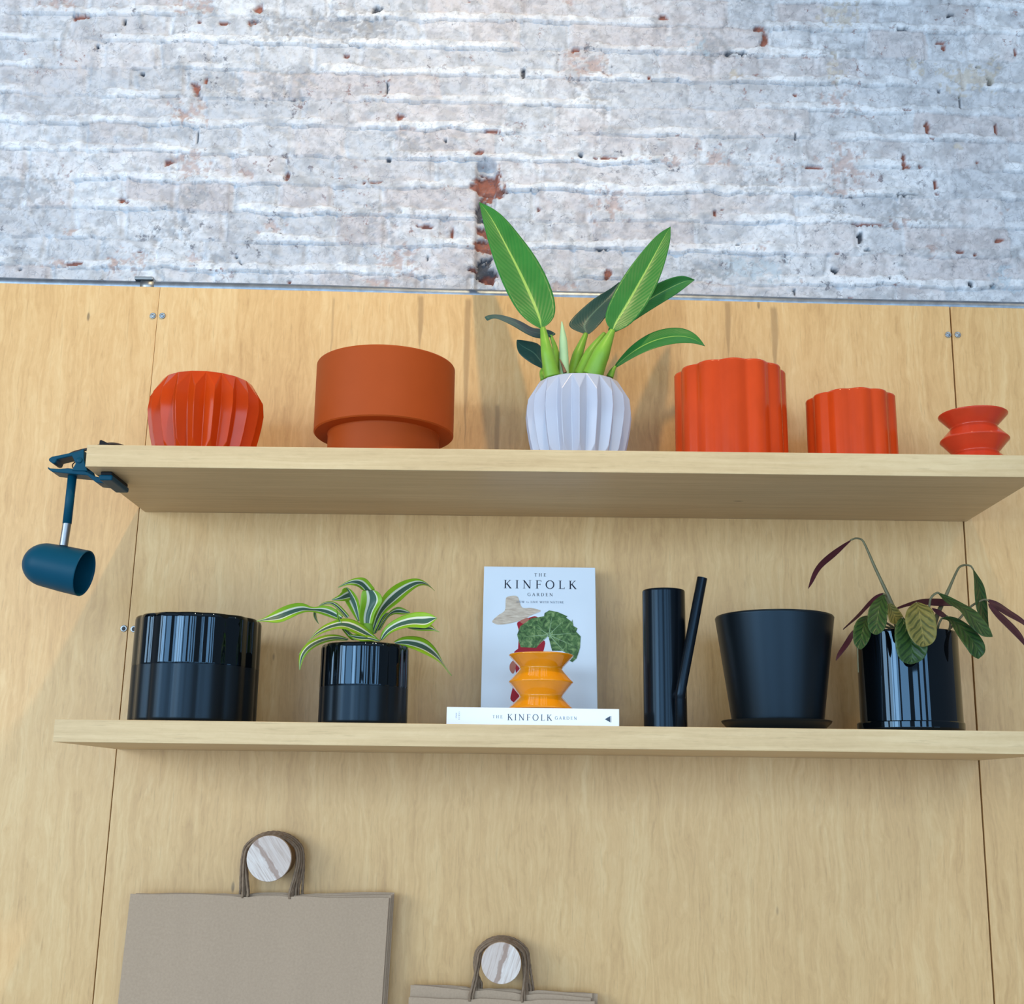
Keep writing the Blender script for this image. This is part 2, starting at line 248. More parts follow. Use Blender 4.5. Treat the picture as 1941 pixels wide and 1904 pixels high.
def brick_wall():
    x0, x1, z0, z1, st = -1.75, 1.7, 2.36, 3.75, .003
    xs = np.arange(x0, x1+st/2, st); zs = np.arange(z0, z1+st/2, st); X, Z = np.meshgrid(xs, zs); nz, nx = X.shape
    CH = .0628
    zw = Z+.0150*X+.008*(fbm(X*3, Z*3, 5, 3)-.5)*2+.0075*(fbm(X*20, Z*26, 9, 4, .6)-.5)*2
    q = (zw-2.923)/CH; row = np.floor(q).astype(np.int64); v = q-row                      # v = 0 at the foot of a course
    rnd = lambda k: hash2(row, row*0, k)
    # staggered bricks of uneven length
    xx = X+.008*(fbm(X*14, Z*14, 21, 3)-.5)*2+10
    L = .205; u = xx/L+rnd(3)*.9+.5*(row % 2); bi = np.floor(u).astype(np.int64); uf = u-bi
    jit = .35*(hash2(bi, row, 41)-.5); split = (hash2(bi, row, 43) > .45)
    cut = .5+jit*.4
    d_j = np.minimum(uf, 1-uf)*L
    d_s = np.where(split, np.abs(uf-cut)*L, 1.); dj = np.minimum(d_j, d_s)
    sub = np.where(split & (uf > cut), 1, 0); bid = bi*2+sub
    tone = hash2(bid, row, 77); tone2 = hash2(bid, row, 91)
    n1 = fbm(X*9, Z*16, 31, 4); n2 = fbm(X*45, Z*45, 33, 4, .6); n3 = fbm(X*120, Z*120, 35, 3, .6); n4 = fbm(X*4, Z*7, 55, 4)
    # squeezed-out mortar: a sloping lip at the foot of each course, ragged upper and lower edge
    lipw = .17+.26*fbm(X*9, row*3.7, 61, 4, .6); lipa = sst(fbm(X*6, row*5.1, 63, 3), .30, .54)
    lip = np.clip(1-v/np.maximum(lipw, .02), 0, 1)
    lipm = sst(lip+.25*(n2-.5), .02, .16)*lipa
    top = sst(v, .93, 1.)
    hj = sst(dj, .0085, .003)*(1-lipm)*sst(fbm(X*6, Z*6, 83, 2), .30, .6)
    face = (.0025*(tone-.5)+.002*(tone2-.5)*(uf-.5)*2)
    H = face+.0065*(n1-.5)+.0050*(n2-.5)+.0026*(n3-.5)+.0046*lipm*(.55+.45*lip)-.003*hj-.0040*top*(1-.6*n4)
    smear = sst(n4+.25*(n2-.5), .56, .66)                                                   # plaster smeared over the brick
    pink = np.array((.50, .465, .475)); white = np.array((.655, .685, .73)); grey = np.array((.465, .485, .525))
    k = (sst(tone+.5*(n1-.5), .35, .95)*.75)[..., None]
    colr = grey*(1-k)+pink*k
    wmix = np.clip(.10+.36*smear+.72*lipm+.8*(n2-.5)+.2*hj+.45*(tone2-.5), 0, 1)[..., None]
    colr = colr*(1-wmix)+white*wmix
    n5 = fbm(X*46, Z*52, 71, 4, .65)
    colr = colr*(1-.13*sst(n3+.4*(n2-.5), .56, .74))[..., None]*(1.05-.22*sst(n5, .44, .66))[..., None]
    line = (sst(v, .955, .985)*(.30+.5*n1))[..., None]*.32  # shadow line below each mortar lip, painted into the brick colour
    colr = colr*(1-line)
    ed = sst(lipm, .10, .45)*(1-sst(lipm, .5, .9))*sst(n2, .35, .6)
    ej = sst(dj, .0125, .0095)*sst(dj, .0050, .0075)*(1-lipm)*sst(fbm(X*12, Z*12, 87, 3), .42, .62)
    colr = colr*(1-.26*np.maximum(ed, .55*ej))[..., None]
    K = {'R': (.27, .105, .075), 'r': (.42, .30, .27), 'K': (.07, .075, .09), 'k': (.30, .31, .33), 'y': (.48, .42, .33), 'b': (.42, .52, .60)}
    depth = {'R': .007, 'r': .002, 'K': .009, 'k': .0015, 'y': .0015, 'b': .0}
    # the cut channel in the middle of the wall
    cx = -.1255+.0*(Z-2.5)
    chm = sst(np.abs(X-cx+.006*(n2-.5)), .021, .016)*sst(Z, 2.735, 2.72)
    H = H-.014*chm*(.5+n1)
    colr = colr*(1-.12*chm)[..., None]
    for (px, pz, w, h, kd, rot) in CHIPS:
        sel = (np.abs(X-px) < 1.9*max(w, h)+.01) & (np.abs(Z-pz) < 1.9*max(w, h)+.01)
        if not sel.any(): continue
        dx = X[sel]-px; dz = Z[sel]-pz; c, s_ = math.cos(rot), math.sin(rot)
        a = (dx*c+dz*s_)/w; b = (-dx*s_+dz*c)/h; w_ = max(w, .002); 
        r = np.maximum(np.abs(a), np.abs(b))*.45+np.hypot(a, b)*.55
        if kd in 'RK':
            r = r+2.0*(n2[sel]-.5)+1.0*(n3[sel]-.5); m = sst(r, 1.05, .80)
        else:
            r = r*.62+2.2*(n2[sel]-.5)+4.2*(n3[sel]-.5); m = sst(r, .78, .35)*(.62 if kd in 'rk' else .6)
        base = np.array(K[kd])*(.75+.5*n3[sel])[:, None]
        colr[sel] = colr[sel]*(1-m[:, None])+base*m[:, None]
        H[sel] -= depth[kd]*m
    Y = .055-H
    V = np.stack([X, Y, Z], -1).reshape(-1, 3)
    idx = np.arange(nx*nz).reshape(nz, nx)
    F = np.stack([idx[:-1, :-1], idx[:-1, 1:], idx[1:, 1:], idx[1:, :-1]], -1).reshape(-1, 4)
    # plain wall below, behind the panels
    base = len(V)
    V = np.vstack([V, [(x0, .06, 0), (x1, .06, 0), (x1, .06, z0), (x0, .06, z0)]]); F = np.vstack([F, [[base, base+1, base+2, base+3]]])
    me = bpy.data.meshes.new('wall_back'); me.vertices.add(len(V)); me.vertices.foreach_set('co', V.ravel())
    me.loops.add(len(F)*4); me.loops.foreach_set('vertex_index', F.ravel()); me.polygons.add(len(F))
    me.polygons.foreach_set('loop_start', np.arange(len(F))*4)
    me.polygons.foreach_set('use_smooth', np.ones(len(F), bool)); me.update(calc_edges=True); me.validate()
    at = me.attributes.new('paint', 'FLOAT_COLOR', 'POINT')
    C4 = np.ones((len(V), 4)); C4[:base, :3] = np.clip(colr.reshape(-1, 3), .02, .92); C4[base:, :3] = .7; at.data.foreach_set('color', C4.ravel())
    a = N('whitewashed_brick'); c = a.co()
    att = a.n('ShaderNodeAttribute', attribute_name='paint'); col = att.outputs[0]
    f1 = a.noise(c, 190, 5, .65); f2 = a.noise(c, 60, 5, .6); gate = a.noise(a.mp(c, (1, 1, 1.6)), 7, 3, .6)
    sp = a.math('MULTIPLY', a.ss(a.math('ADD', a.math('MULTIPLY', f2, .7), a.math('MULTIPLY', f1, .3)), .570, .64), a.ss(gate, .45, .60))
    tint = a.mix(a.ss(a.noise(c, 3.3, 2), .47, .53), lin(138, 104, 98), lin(96, 98, 108))
    col = a.mix(a.math('MULTIPLY', sp, .80), col, tint)
    cr = a.n('ShaderNodeTexVoronoi', feature='DISTANCE_TO_EDGE'); wv = a.n('ShaderNodeVectorMath', operation='ADD')
    ws = a.n('ShaderNodeVectorMath', operation='SCALE'); wn = a.n('ShaderNodeTexNoise'); a.l(c, wn.inputs['Vector']); wn.inputs['Scale'].default_value = 40; wn.inputs['Detail'].default_value = 4
    a.l(wn.outputs[1], ws.inputs[0]); ws.inputs['Scale'].default_value = .045; a.l(c, wv.inputs[0]); a.l(ws.outputs[0], wv.inputs[1])
    a.l(wv.outputs[0], cr.inputs['Vector']); cr.inputs['Scale'].default_value = 42
    crack = a.math('MULTIPLY', a.ss(cr.outputs[0], .045, .0), a.ss(f2, .40, .62))
    col = a.mix(a.math('MULTIPLY', crack, .34), col, lin(120, 122, 132))
    col = a.mix(a.math('MULTIPLY', a.ss(f1, .55, .68), .30), col, lin(130, 130, 140))
    a.set(Base_Color=col, Roughness=.85, Specular_IOR_Level=.25)
    a.bump(a.math('ADD', a.math('ADD', a.math('MULTIPLY', f1, .5), f2), a.math('MULTIPLY', crack, -.5)), .55, .0022)
    me.materials.append(a.m)
    o = bpy.data.objects.new('wall_back', me); COL.objects.link(o); tag(o, kind='structure')
brick_wall()
fl = new_mesh('floor', [(-8, .06, 0), (8, .06, 0), (8, -7, 0), (-8, -7, 0)], [(3, 2, 1, 0)], plain('concrete_floor', (.50, .51, .53), .6)); tag(fl, kind='structure')

# ------------------------------------------------------------------ plywood panels
TV, TP = .00927, -.01524            # lean of the seams, slope of the top edge
def ztop(x): return 2.4220 + TP*x
def seam_x(xc, z): return xc + TV*(z-1.5)
def panel(name, xa, xb, ga, gb, mat, label):
    """xa/xb: seam positions at eye level (None = plain end); ga/gb: (gap at foot, gap at top)"""
    z0 = .02
    def edge(xc, gap, sgn):
        zt = ztop(xc); return [(seam_x(xc, z0)+sgn*gap[0], z0), (seam_x(xc, 2.0)+sgn*(gap[0]*.6+gap[1]*.4), 2.0), (seam_x(xc, zt)+sgn*gap[1], zt)]
    A = edge(xa, ga, 1); B = edge(xb, gb, -1)
    poly = A[:1]+B+A[:0:-1]
    o = new_mesh(name, *prism_y(poly, 0., .018), mat); bevel(o, .0006, 2)
    return tag(o, label, 'wall panel', 'plywood panels on the wall')
panel('plywood_panel', -1.75, -.75, (0, 0), (.0010, .0002), M_PLY[0], 'plywood wall panel at the left, behind the blue clip lamp')
panel('plywood_panel', -.75, .75, (.0010, .0002), (.0014, .0013), M_PLY[1], 'wide central plywood wall panel carrying both shelves and the paper bags')
panel('plywood_panel', .75, 1.7, (.0014, .0013), (0, 0), M_PLY[2], 'plywood wall panel at the right edge, right of the dark seam')
# conduit lying along the top of the panels
cd = empty('metal_conduit', (0, .037, 2.4220+.0145), 'thin galvanised metal conduit along the top edge of the plywood panels', 'conduit')
cz = lambda x: TP*x
new_mesh('pipe', *tube([(x, 0, cz(x)+.0008*math.sin(x*9)) for x in np.linspace(-1.75, 1.7, 40)], .0122, 20), M_STEEL, cd, True)
v, f = tube([(-.788, 0, cz(-.788)), (-.762, 0, cz(-.762))], .0142, 20)
cl = new_mesh('strap_clip', v, f, M_ZINC, cd, True)
bevel(new_mesh('clip_tab', *box(-.800, -.764, -.014, .012, .0225, .0285), M_ZINC, cl), .001)
# screws
def screw(x, z, label, mat_head):
    e = empty('panel_screw', (x, 0, z), label, 'screw', 'screws along the panel seams')
    w = new_mesh('washer', *lathe([(.0030, .0), (.0040, -.0004), (.0056, -.0004), (.0060, -.0014), (.0054, -.0022), (.0034, -.0010)], 28), M_ZINC, e, True); w.rotation_euler = (-PI/2, 0, 0)
    h = new_mesh('screw_head', *lathe([(.0036, -.0002), (.0036, -.0012), (.0026, -.0019), (.0001, -.0022)], 24), mat_head, e, True); h.rotation_euler = (-PI/2, 0, 0)
for x, z, lb, mh in ((-.7503, 2.3747, 'small screw left of the left seam, near the panel tops', M_ZINC), (-.7323, 2.3749, 'small screw right of the left seam, near the panel tops', M_STEEL),
                     (-.7546, 1.7800, 'dark-centred screw left of the left seam, beside the big black planter', M_DARK), (-.7366, 1.7793, 'dark-centred screw half hidden behind the big black planter rim', M_DARK),
                     (.7509, 2.3536, 'small screw left of the right seam, above the small orange vase', M_STEEL), (.7688, 2.3538, 'small screw right of the right seam, above the small orange vase', M_ZINC)):
    screw(x, z, lb, mh)

# ------------------------------------------------------------------ shelves
def shelf(x0, x1, ztop_, th, dp, label):
    e = empty('floating_shelf', ((x0+x1)/2, 0, ztop_), label, 'shelf', 'plywood shelves on the wall'); w = (x1-x0)/2
    bevel(new_mesh('board', *box(-w, w, -dp+.003, -.0002, -th, 0), M_SHELF, e), .0006)
    bevel(new_mesh('front_edge', *box(-w, w, -dp, -dp+.003, -th, 0), M_EDGE, e), .0006)
shelf(-.7345, .7595, 2.02905, .0356, .321, 'upper light plywood shelf holding the orange pots and clip lamp')
shelf(-.7464, .7519, 1.60256, .03376, .313, 'lower light plywood shelf holding the black pots and white books')
ZU, ZL = 2.02905+.0003, 1.60256+.0003

# ------------------------------------------------------------------ ceramic materials
def glaze(name, col, rough=.07, vary=.12, scale=14, coat=0., spec=.5, tint=(1, 1, 1, 1)):
    a = N(name); v = a.noise(a.mp(a.co(), (1, 1, .5)), scale, 4)
    c1 = tuple(x*(1-vary) for x in col[:3])+(1,); c2 = tuple(min(1, x*(1+vary)) for x in col[:3])+(1,)
    a.set(Base_Color=a.ramp(v, [(.32, c1), (.68, c2)]), Roughness=rough, Specular_IOR_Level=spec, Coat_Weight=coat, Coat_Roughness=.05, Specular_Tint=tint)
    return a.m
M_ORANGE = glaze('orange_glaze', lin(184, 60, 14), .14, spec=.18)
M_SCALLOP = glaze('red_orange_glaze', lin(196, 66, 22), .18, spec=.35)
M_CORAL = glaze('coral_glaze', lin(198, 62, 34), .14, spec=.35)
M_YELLOW = glaze('mustard_glaze', lin(222, 138, 12), .06, coat=.6)
M_BLUE = glaze('pale_blue_glaze', lin(176, 182, 198), .22, .04, spec=.3)
M_TERRA = plain('matte_terracotta', lin(162, 70, 24), .5, .14, vary=.02)
REFL_BLUE = (.45, .72, 1, 1)  # blue of the window reflections, put into the black glazes' specular tint
M_BLK_GLOSS = glaze('black_gloss_glaze', (.002, .003, .004, 1), .025, .1, spec=.52, tint=REFL_BLUE)
M_BLK_MATT = glaze('black_matt_glaze', (.006, .008, .010, 1), .32, .05, spec=.27, tint=REFL_BLUE)
M_BLK_SATIN = glaze('black_satin', (.005, .007, .009, 1), .34, .05, spec=.36, tint=REFL_BLUE)
M_BLK_METAL = glaze('black_enamel', (.004, .006, .009, 1), .20, .05, spec=.22, tint=REFL_BLUE)

def pleated(name, x, y, zb, R, H, mat, label, n=19, rot=0.):
    """folded ceramic pot: ridges that end in triangles below the rim and above the foot"""
    z1, z2 = H*.20, H*.79
    rid = [(R*.862, z1), (R*.915, H*.34), (R*.960, H*.50), (R*.985, H*.64), (R*.962, z2)]
    val = [(R*.68, 0.), (R*.725, z1), (R*.775, H*.34), (R*.812, H*.50), (R*.832, H*.64), (R*.828, z2), (R*.765, H)]
    V, F = [], []
    nr, nv = len(rid), len(val)
    for k in range(n):
        a = rot+2*PI*k/n; b = rot+2*PI*(k+.5)/n
        V += [(r*math.cos(a), r*math.sin(a), z) for r, z in rid]+[(r*math.cos(b), r*math.sin(b), z) for r, z in val]
    m = nr+nv; ri = lambda k, i: (k % n)*m+i; vi = lambda k, i: (k % n)*m+nr+i
    for k in range(n):
        F += [(ri(k, 0), vi(k, 0), vi(k, 1)), (ri(k, 0), vi(k-1, 1), vi(k-1, 0)), (ri(k, 0), vi(k-1, 0), vi(k, 0))]
        for i in range(nr-1):
            F += [(ri(k, i), vi(k, i+1), vi(k, i+2), ri(k, i+1)), (vi(k-1, i+1), ri(k, i), ri(k, i+1), vi(k-1, i+2))]
        F += [(ri(k, nr-1), vi(k, nr), vi(k, nr+1)), (ri(k, nr-1), vi(k-1, nr+1), vi(k-1, nr)), (ri(k, nr-1), vi(k, nr+1), vi(k-1, nr+1))]
    # inner wall and floors
    base = len(V); inn = [(R*.735, H), (R*.765, H*.75), (R*.66, H*.2), (R*.6, H*.05)]
    for r, z in inn:
        for k in range(n): b = rot+2*PI*(k+.5)/n; V.append((r*math.cos(b), r*math.sin(b), z))
    for k in range(n):
        k2 = (k+1) % n
        F.append((vi(k, nr+1), vi(k2, nr+1), base+k2, base+k))
        for i in range(3): F.append((base+i*n+k, base+i*n+k2, base+(i+1)*n+k2, base+(i+1)*n+k))
    F.append(tuple(base+3*n+k for k in range(n))); F.append(tuple(vi(k, 0) for k in range(n-1, -1, -1)))
    o = new_mesh(name, V, F, mat); o.location = (x, y, zb)
    bm = bmesh.new(); bm.from_mesh(o.data); bmesh.ops.recalc_face_normals(bm, faces=bm.faces); bm.to_mesh(o.data); bm.free()
    o.data.polygons.foreach_set('use_smooth', [True]*len(o.data.polygons))
    b = bevel(o, .0026, 3, 15); wn = o.modifiers.new('wn', 'WEIGHTED_NORMAL'); wn.weight = 80
    return tag(o, label, 'plant pot')
def turned(name, x, y, zb, prof, mat, label=None, cat='plant pot', rmod=None, n=96, deg=32, fm=None):
    V, F = lathe(prof, n, rmod); o = new_mesh(name, V, F, mat); o.location = (x, y, zb); sharp(o, deg)
    if fm: o.data.polygons.foreach_set('material_index', [fm(sum(V[i][2] for i in q)/len(q)) for q in F])
    if label: tag(o, label, cat)
    return o
def scallop(N_, amp, phase, pw=.6):
    def f(t, r, z): return r*(1-amp*(1-math.sqrt((math.cos(N_*(t-phase)/2)**2+.035)/1.035)))
    return f
def wall_prof(R, H, t=.006, rb=None, foot=.004):
    rb = rb or R
    return [(rb-foot, 0), (rb, foot), (R, H-.003), (R-.0012, H-.0006), (R-t/2, H), (R-t+.0008, H-.0006), (R-t, H-.003), (rb-t, .008), (.002, .008)]

pleated('pleated_pot', -.5872, -.182, ZU, .0985, .1475, M_ORANGE, 'glossy burnt-orange pleated pot, at the left end of the upper shelf', rot=.12)
turned('stepped_pot', -.2848, -.170, ZU, [(.0915, 0), (.0945, .002), (.0945, .0605), (.0955, .0622), (.1165, .0630), (.1186, .0650), (.1186, .1835), (.1178, .1850), (.1165, .1855), (.1150, .1848), (.1146, .183), (.1146, .07), (.09, .062), (.088, .01), (.002, .01)],
       M_TERRA, 'wide matte terracotta pot with a narrower stepped foot')
pleated('pleated_pot', .0466, -.182, ZU, .0925, .1525, M_BLUE, 'pale grey-blue pleated pot with a green plant growing in it', rot=.05)
turned('scalloped_pot', .3053, -.178, ZU, wall_prof(.0945, .176, .0055), M_SCALLOP, 'tall glossy red-orange scalloped pot, larger of the two alike', rmod=scallop(13, .072, -PI/2-.10), n=208, deg=50)
turned('scalloped_pot', .5085, -.185, ZU, wall_prof(.0752, .131, .005), M_SCALLOP, 'short glossy red-orange scalloped pot, smaller of the two alike', rmod=scallop(12, .078, -PI/2-.02), n=192, deg=50)
ZIG = [(.036, 0), (.0495, .0008), (.0515, .0022), (.0512, .0038), (.0365, .0195), (.0350, .0212), (.0345, .0222), (.0352, .0238), (.0362, .0252), (.0500, .0420), (.0518, .0436), (.0521, .0446), (.0515, .0460), (.0365, .0635), (.0350, .0652), (.0346, .0664), (.0353, .0680), (.0364, .0692), (.0505, .0850), (.0520, .0868), (.0522, .0880), (.0513, .0888), (.0498, .0885), (.0475, .087), (.034, .069), (.032, .0662), (.034, .060), (.046, .0446), (.034, .028), (.032, .021), (.044, .007), (.002, .005)]
sz = [(r*1.045, z*1.0) for r, z in ZIG]
turned('zigzag_vase', .692, -.245, ZU, sz, M_CORAL, 'small coral-red zigzag vase at the right end of the upper shelf', 'vase', deg=60)
# lower shelf
two = lambda b: (lambda z: 1 if z < b else 0)
def two_tone(x, y, R, H, b, label, N_, amp, ph):
    prof = [(R-.006, 0), (R-.001, .003), (R, .006), (R, b-.0005), (R+.0004, b+.0005), (R, H-.006), (R-.0010, H-.002), (R-.0035, H), (R-.006, H-.002), (R-.0066, H-.006), (R-.0066, .01), (.002, .01)]
    V, F = lathe(prof, 224, scallop(N_, amp, ph, .8)); o = new_mesh('two_tone_pot', V, F, [M_BLK_GLOSS, M_BLK_MATT]); o.location = (x, y, ZL); sharp(o, 50)
    o.data.polygons.foreach_set('material_index', [1 if max(V[i][2] for i in q) < b and min(math.hypot(V[i][0], V[i][1]) for i in q) > R*.90 else 0 for q in F])
    return tag(o, label, 'plant pot')
two_tone(-.5765, -.172, .1012, .1705, .0908, 'large black two-tone fluted pot, empty, at the left of the lower shelf', 15, .045, -PI/2+.1)
two_tone(-.2986, -.190, .0712, .1285, .0612, 'small black two-tone fluted pot holding the striped green plant', 14, .030, -PI/2+.04)
turned('tapered_pot', .3684, -.172, ZL+.0138, wall_prof(.0960, .1735, .006, .0730), M_BLK_SATIN, 'matte black tapered pot on a saucer, between watering can and drooping plant', deg=40)
turned('saucer', .3660, -.172, ZL, [(.068, 0), (.072, .001), (.0866, .0150), (.0878, .0180), (.0868, .0185), (.0845, .0165), (.076, .0135), (.002, .0130)], M_BLK_SATIN, 'matte black flared saucer under the tapered pot', 'saucer', deg=30)
turned('cylinder_pot', .5823, -.176, ZL+.0108, wall_prof(.0795, .151, .006), M_BLK_GLOSS, 'glossy black cylinder pot holding the drooping purple-backed plant', deg=40)
turned('saucer', .5805, -.176, ZL, [(.076, 0), (.081, .0015), (.0832, .006), (.0834, .0160), (.0822, .0176), (.0808, .0165), (.0803, .0108), (.002, .0105)], M_BLK_GLOSS, 'glossy black straight-sided saucer under the drooping plant pot', 'saucer', deg=30)

# ------------------------------------------------------------------ watering can
wc = empty('watering_can', (.1842, -.20, ZL), 'slim black cylindrical watering can with a long thin spout', 'watering can')
sharp(new_mesh('body', *lathe([(.0335, 0), (.0345, .001), (.0345, .2215), (.0342, .2232), (.0334, .2240), (.0326, .2232), (.0324, .2215), (.0324, .004), (.002, .004)], 80), M_BLK_METAL, wc), 40)
sp = smooth_path([(.0180, -.0345, .005), (.0180, -.0380, .022), (.0180, -.0420, .046), (.0200, -.0440, .062), (.0300, -.0440, .110), (.0430, -.0440, .172), (.0570, -.0440, .2385)], 8)
V, F = tube(sp, .0082, 20, cap=False); n0 = len(V)
V2, F2 = tube([sp[-1], sp[-1]-(sp[-1]-sp[-8])*.6], .0068, 20, cap=False)
F2 = [q[::-1] for q in F2]; V = V+V2; F = F+[tuple(i+n0 for i in q) for q in F2]; e0 = n0-20
F += [(e0+k, e0+(k+1) % 20, n0+(k+1) % 20, n0+k) for k in range(20)]
sharp(new_mesh('spout', V, F, M_BLK_METAL, wc), 50)
sharp(new_mesh('spout_joint', *tube([(.0180, -.0330, .052), (.0185, -.0400, .055), (.0195, -.0460, .058)], [.0105, .0100, .0070], 20), M_BLK_METAL, wc), 60)

# ------------------------------------------------------------------ lettering
def letters():
    T, t = .135, .066
    def seg(a, b, w):
        d = Vector((b[0]-a[0], b[1]-a[1])); nrm = Vector((-d.y, d.x)).normalized()*w/2
        return [(a[0]+nrm.x, a[1]+nrm.y), (b[0]+nrm.x, b[1]+nrm.y), (b[0]-nrm.x, b[1]-nrm.y), (a[0]-nrm.x, a[1]-nrm.y)]
    st = lambda x, w=T, y0=0, y1=1: [(x-w/2, y0), (x+w/2, y0), (x+w/2, y1), (x-w/2, y1)]
    sf = lambda x, y, w=.34: [(x-w/2, y), (x+w/2, y), (x+w/2, y+(.035 if y < .5 else -.035)), (x-w/2, y+(.035 if y < .5 else -.035))]
    def arc(cx, cy, rx, ry, a0, a1, wt, wn, m=28):
        q = []; 
        for i in range(m):
            A = a0+(a1-a0)*i/m; B = a0+(a1-a0)*(i+1)/m; P = []
            for A_, s in ((A, 1), (B, 1), (B, -1), (A, -1)):
                w = wn+(wt-wn)*abs(math.cos(A_)); P.append((cx+(rx+s*w/2)*math.cos(A_), cy+(ry+s*w/2)*math.sin(A_)))
            q.append(P)
        return q
    G = {}
    G['I'] = (.38, [st(.19), sf(.19, 0), sf(.19, 1)])
    G['T'] = (.80, [st(.4), sf(.4, 0), st(.4, .72, .95, 1), st(.065, .05, .80, 1), st(.735, .05, .80, 1)])
    G['H'] = (.94, [st(.19), st(.75), sf(.19, 0), sf(.19, 1), sf(.75, 0), sf(.75, 1), st(.47, .5, .49, .54)])
    e = [st(.19), st(.40, .50, .95, 1), st(.37, .36, .49, .54), st(.63, .05, .82, 1), st(.54, .045, .42, .61), sf(.19, 1), sf(.19, 0)]
    G['E'] = (.74, e+[st(.42, .54, 0, .05), st(.67, .05, 0, .19)])
    G['F'] = (.68, e)
    G['L'] = (.70, [st(.19), sf(.19, 1), sf(.19, 0), st(.42, .54, 0, .05), st(.67, .05, 0, .21)])
    G['K'] = (.88, [st(.19), sf(.19, 0), sf(.19, 1), seg((.22, .42), (.70, .99), t), seg((.36, .58), (.80, 0), T*1.05), sf(.70, 1, .26), sf(.80, 0, .28)])
    G['N'] = (1.0, [st(.17, t), st(.83, t), seg((.14, .98), (.82, .03), T*1.05), sf(.17, 0, .28), sf(.83, 1, .28), sf(.10, 1, .2)])
    G['O'] = (1.04, arc(.52, .5, .43, .49, 0, 2*PI, T, t))
    G['G'] = (.98, arc(.50, .5, .41, .49, .75, 2*PI-.7, T, t)+[st(.82, T, .05, .45), sf(.80, .46, .3), st(.80, .04, .70, .90)])
    G['A'] = (.90, [seg((.09, 0), (.45, 1), t), seg((.43, 1), (.80, 0), T*1.05), st(.42, .42, .32, .37), sf(.09, 0, .26), sf(.80, 0, .3)])
    G['R'] = (.86, [st(.19), sf(.19, 0), sf(.19, 1), st(.32, .3, .95, 1), st(.32, .3, .46, .51)]+arc(.44, .73, .20, .245, -PI/2, PI/2, T, t, 14)+[seg((.42, .48), (.76, 0), T*1.05), sf(.79, 0, .22)])
    G['D'] = (.96, [st(.19), sf(.19, 0), sf(.19, 1), st(.32, .34, .95, 1), st(.32, .34, 0, .05)]+arc(.42, .5, .42, .475, -PI/2, PI/2, T, t, 20))
    G['V'] = (.90, [seg((.08, 1), (.45, 0), T*1.05), seg((.45, 0), (.82, 1), t), sf(.08, 1, .3), sf(.82, 1, .26)])
    G['W'] = (1.3, [seg((.08, 1), (.38, 0), T), seg((.38, 0), (.66, 1), t), seg((.66, 1), (.94, 0), T), seg((.94, 0), (1.24, 1), t), sf(.08, 1, .28), sf(1.24, 1, .26), sf(.66, 1, .2)])
    G['U'] = (.92, [st(.19, T, .3, 1), st(.75, t, .3, 1), sf(.19, 1), sf(.75, 1, .28)]+arc(.47, .32, .28, .29, PI, 2*PI, T*.8, t, 16))
    G['t'] = (.42, [seg((.16, .06), (.26, .82), .08), seg((.08, .56), (.40, .56), .05), seg((.16, .05), (.34, .05), .05)])
    G['o'] = (.52, arc(.26, .3, .18, .27, 0, 2*PI, .09, .05, 18))
    G['J'] = (.5, [st(.3, T, .1, 1), sf(.3, 1), seg((.30, .10), (.08, -.05), .08)])
    G['B'] = (.8, [st(.19), sf(.19, 0), sf(.19, 1)]+arc(.36, .74, .20, .235, -PI/2, PI/2, T, t, 12)+arc(.38, .255, .25, .24, -PI/2, PI/2, T, t, 12)+[st(.3, .2, .95, 1), st(.3, .2, .48, .52), st(.3, .2, 0, .05)])
    G['S'] = (.66, arc(.33, .74, .22, .23, .5, 1.5*PI, T*.8, t, 14)+arc(.33, .26, .23, .24, -PI*.85, PI/2, T*.8, t, 14))
    G[' '] = (.45, [])
    return G
GL = letters()
def text_mesh(txt, x0, x1, zb, cap):
    """quads of a line of serif capitals spread from x0 to x1, foot at zb, cap height cap (plane x, z)"""
    n = len(txt); tot = sum(GL[c][0] for c in txt)*cap; gap = ((x1-x0)-tot)/max(1, n-1); x = x0; V, F = [], []
    for c in txt:
        adv, polys = GL[c]
        for p in polys:
            a = sum(p[i][0]*p[(i+1) % 4][1]-p[(i+1) % 4][0]*p[i][1] for i in range(4))
            p = p if a > 0 else p[::-1]
            k = len(V); V += [(x+u*cap, 0, zb+w*cap) for u, w in p]; F.append((k, k+1, k+2, k+3))
        x += adv*cap+gap
    return V, F
def flat(poly): return [(x, 0, z) for x, z in poly], [tuple(range(len(poly)))]
def printed(name, vf, mat, parent, y, dx=0):
    V, F = vf; o = new_mesh(name, [(x+dx, y, z) for x, _, z in V], F, mat, parent); return o

# ------------------------------------------------------------------ books
def paper(name, c, rough=.35): return plain(name, c, rough, .4, vary=.02)
M_COVER = N('white_cover'); M_COVER.set(Base_Color=lin(222, 232, 243), Roughness=.30, Specular_IOR_Level=.5, Coat_Weight=.5, Coat_Roughness=.12)
M_COVER.bump(M_COVER.noise(M_COVER.mp(M_COVER.co(), (1, 1, 1)), 16, 2), .05, .002); M_COVER = M_COVER.m
M_PAGES = N('pages'); M_PAGES.set(Base_Color=M_PAGES.ramp(M_PAGES.noise(M_PAGES.mp(M_PAGES.co(), (3, 900, 3)), 1, 2), [(.3, lin(205, 200, 190)), (.7, lin(238, 234, 226))]), Roughness=.8); M_PAGES = M_PAGES.m
M_INK = paper('navy_ink', lin(30, 38, 56)); M_INK2 = paper('grey_blue_ink', lin(74, 92, 116)); M_INK3 = paper('slate_ink', lin(40, 58, 82))
BW, BH, BT = .197, .2675, .0292
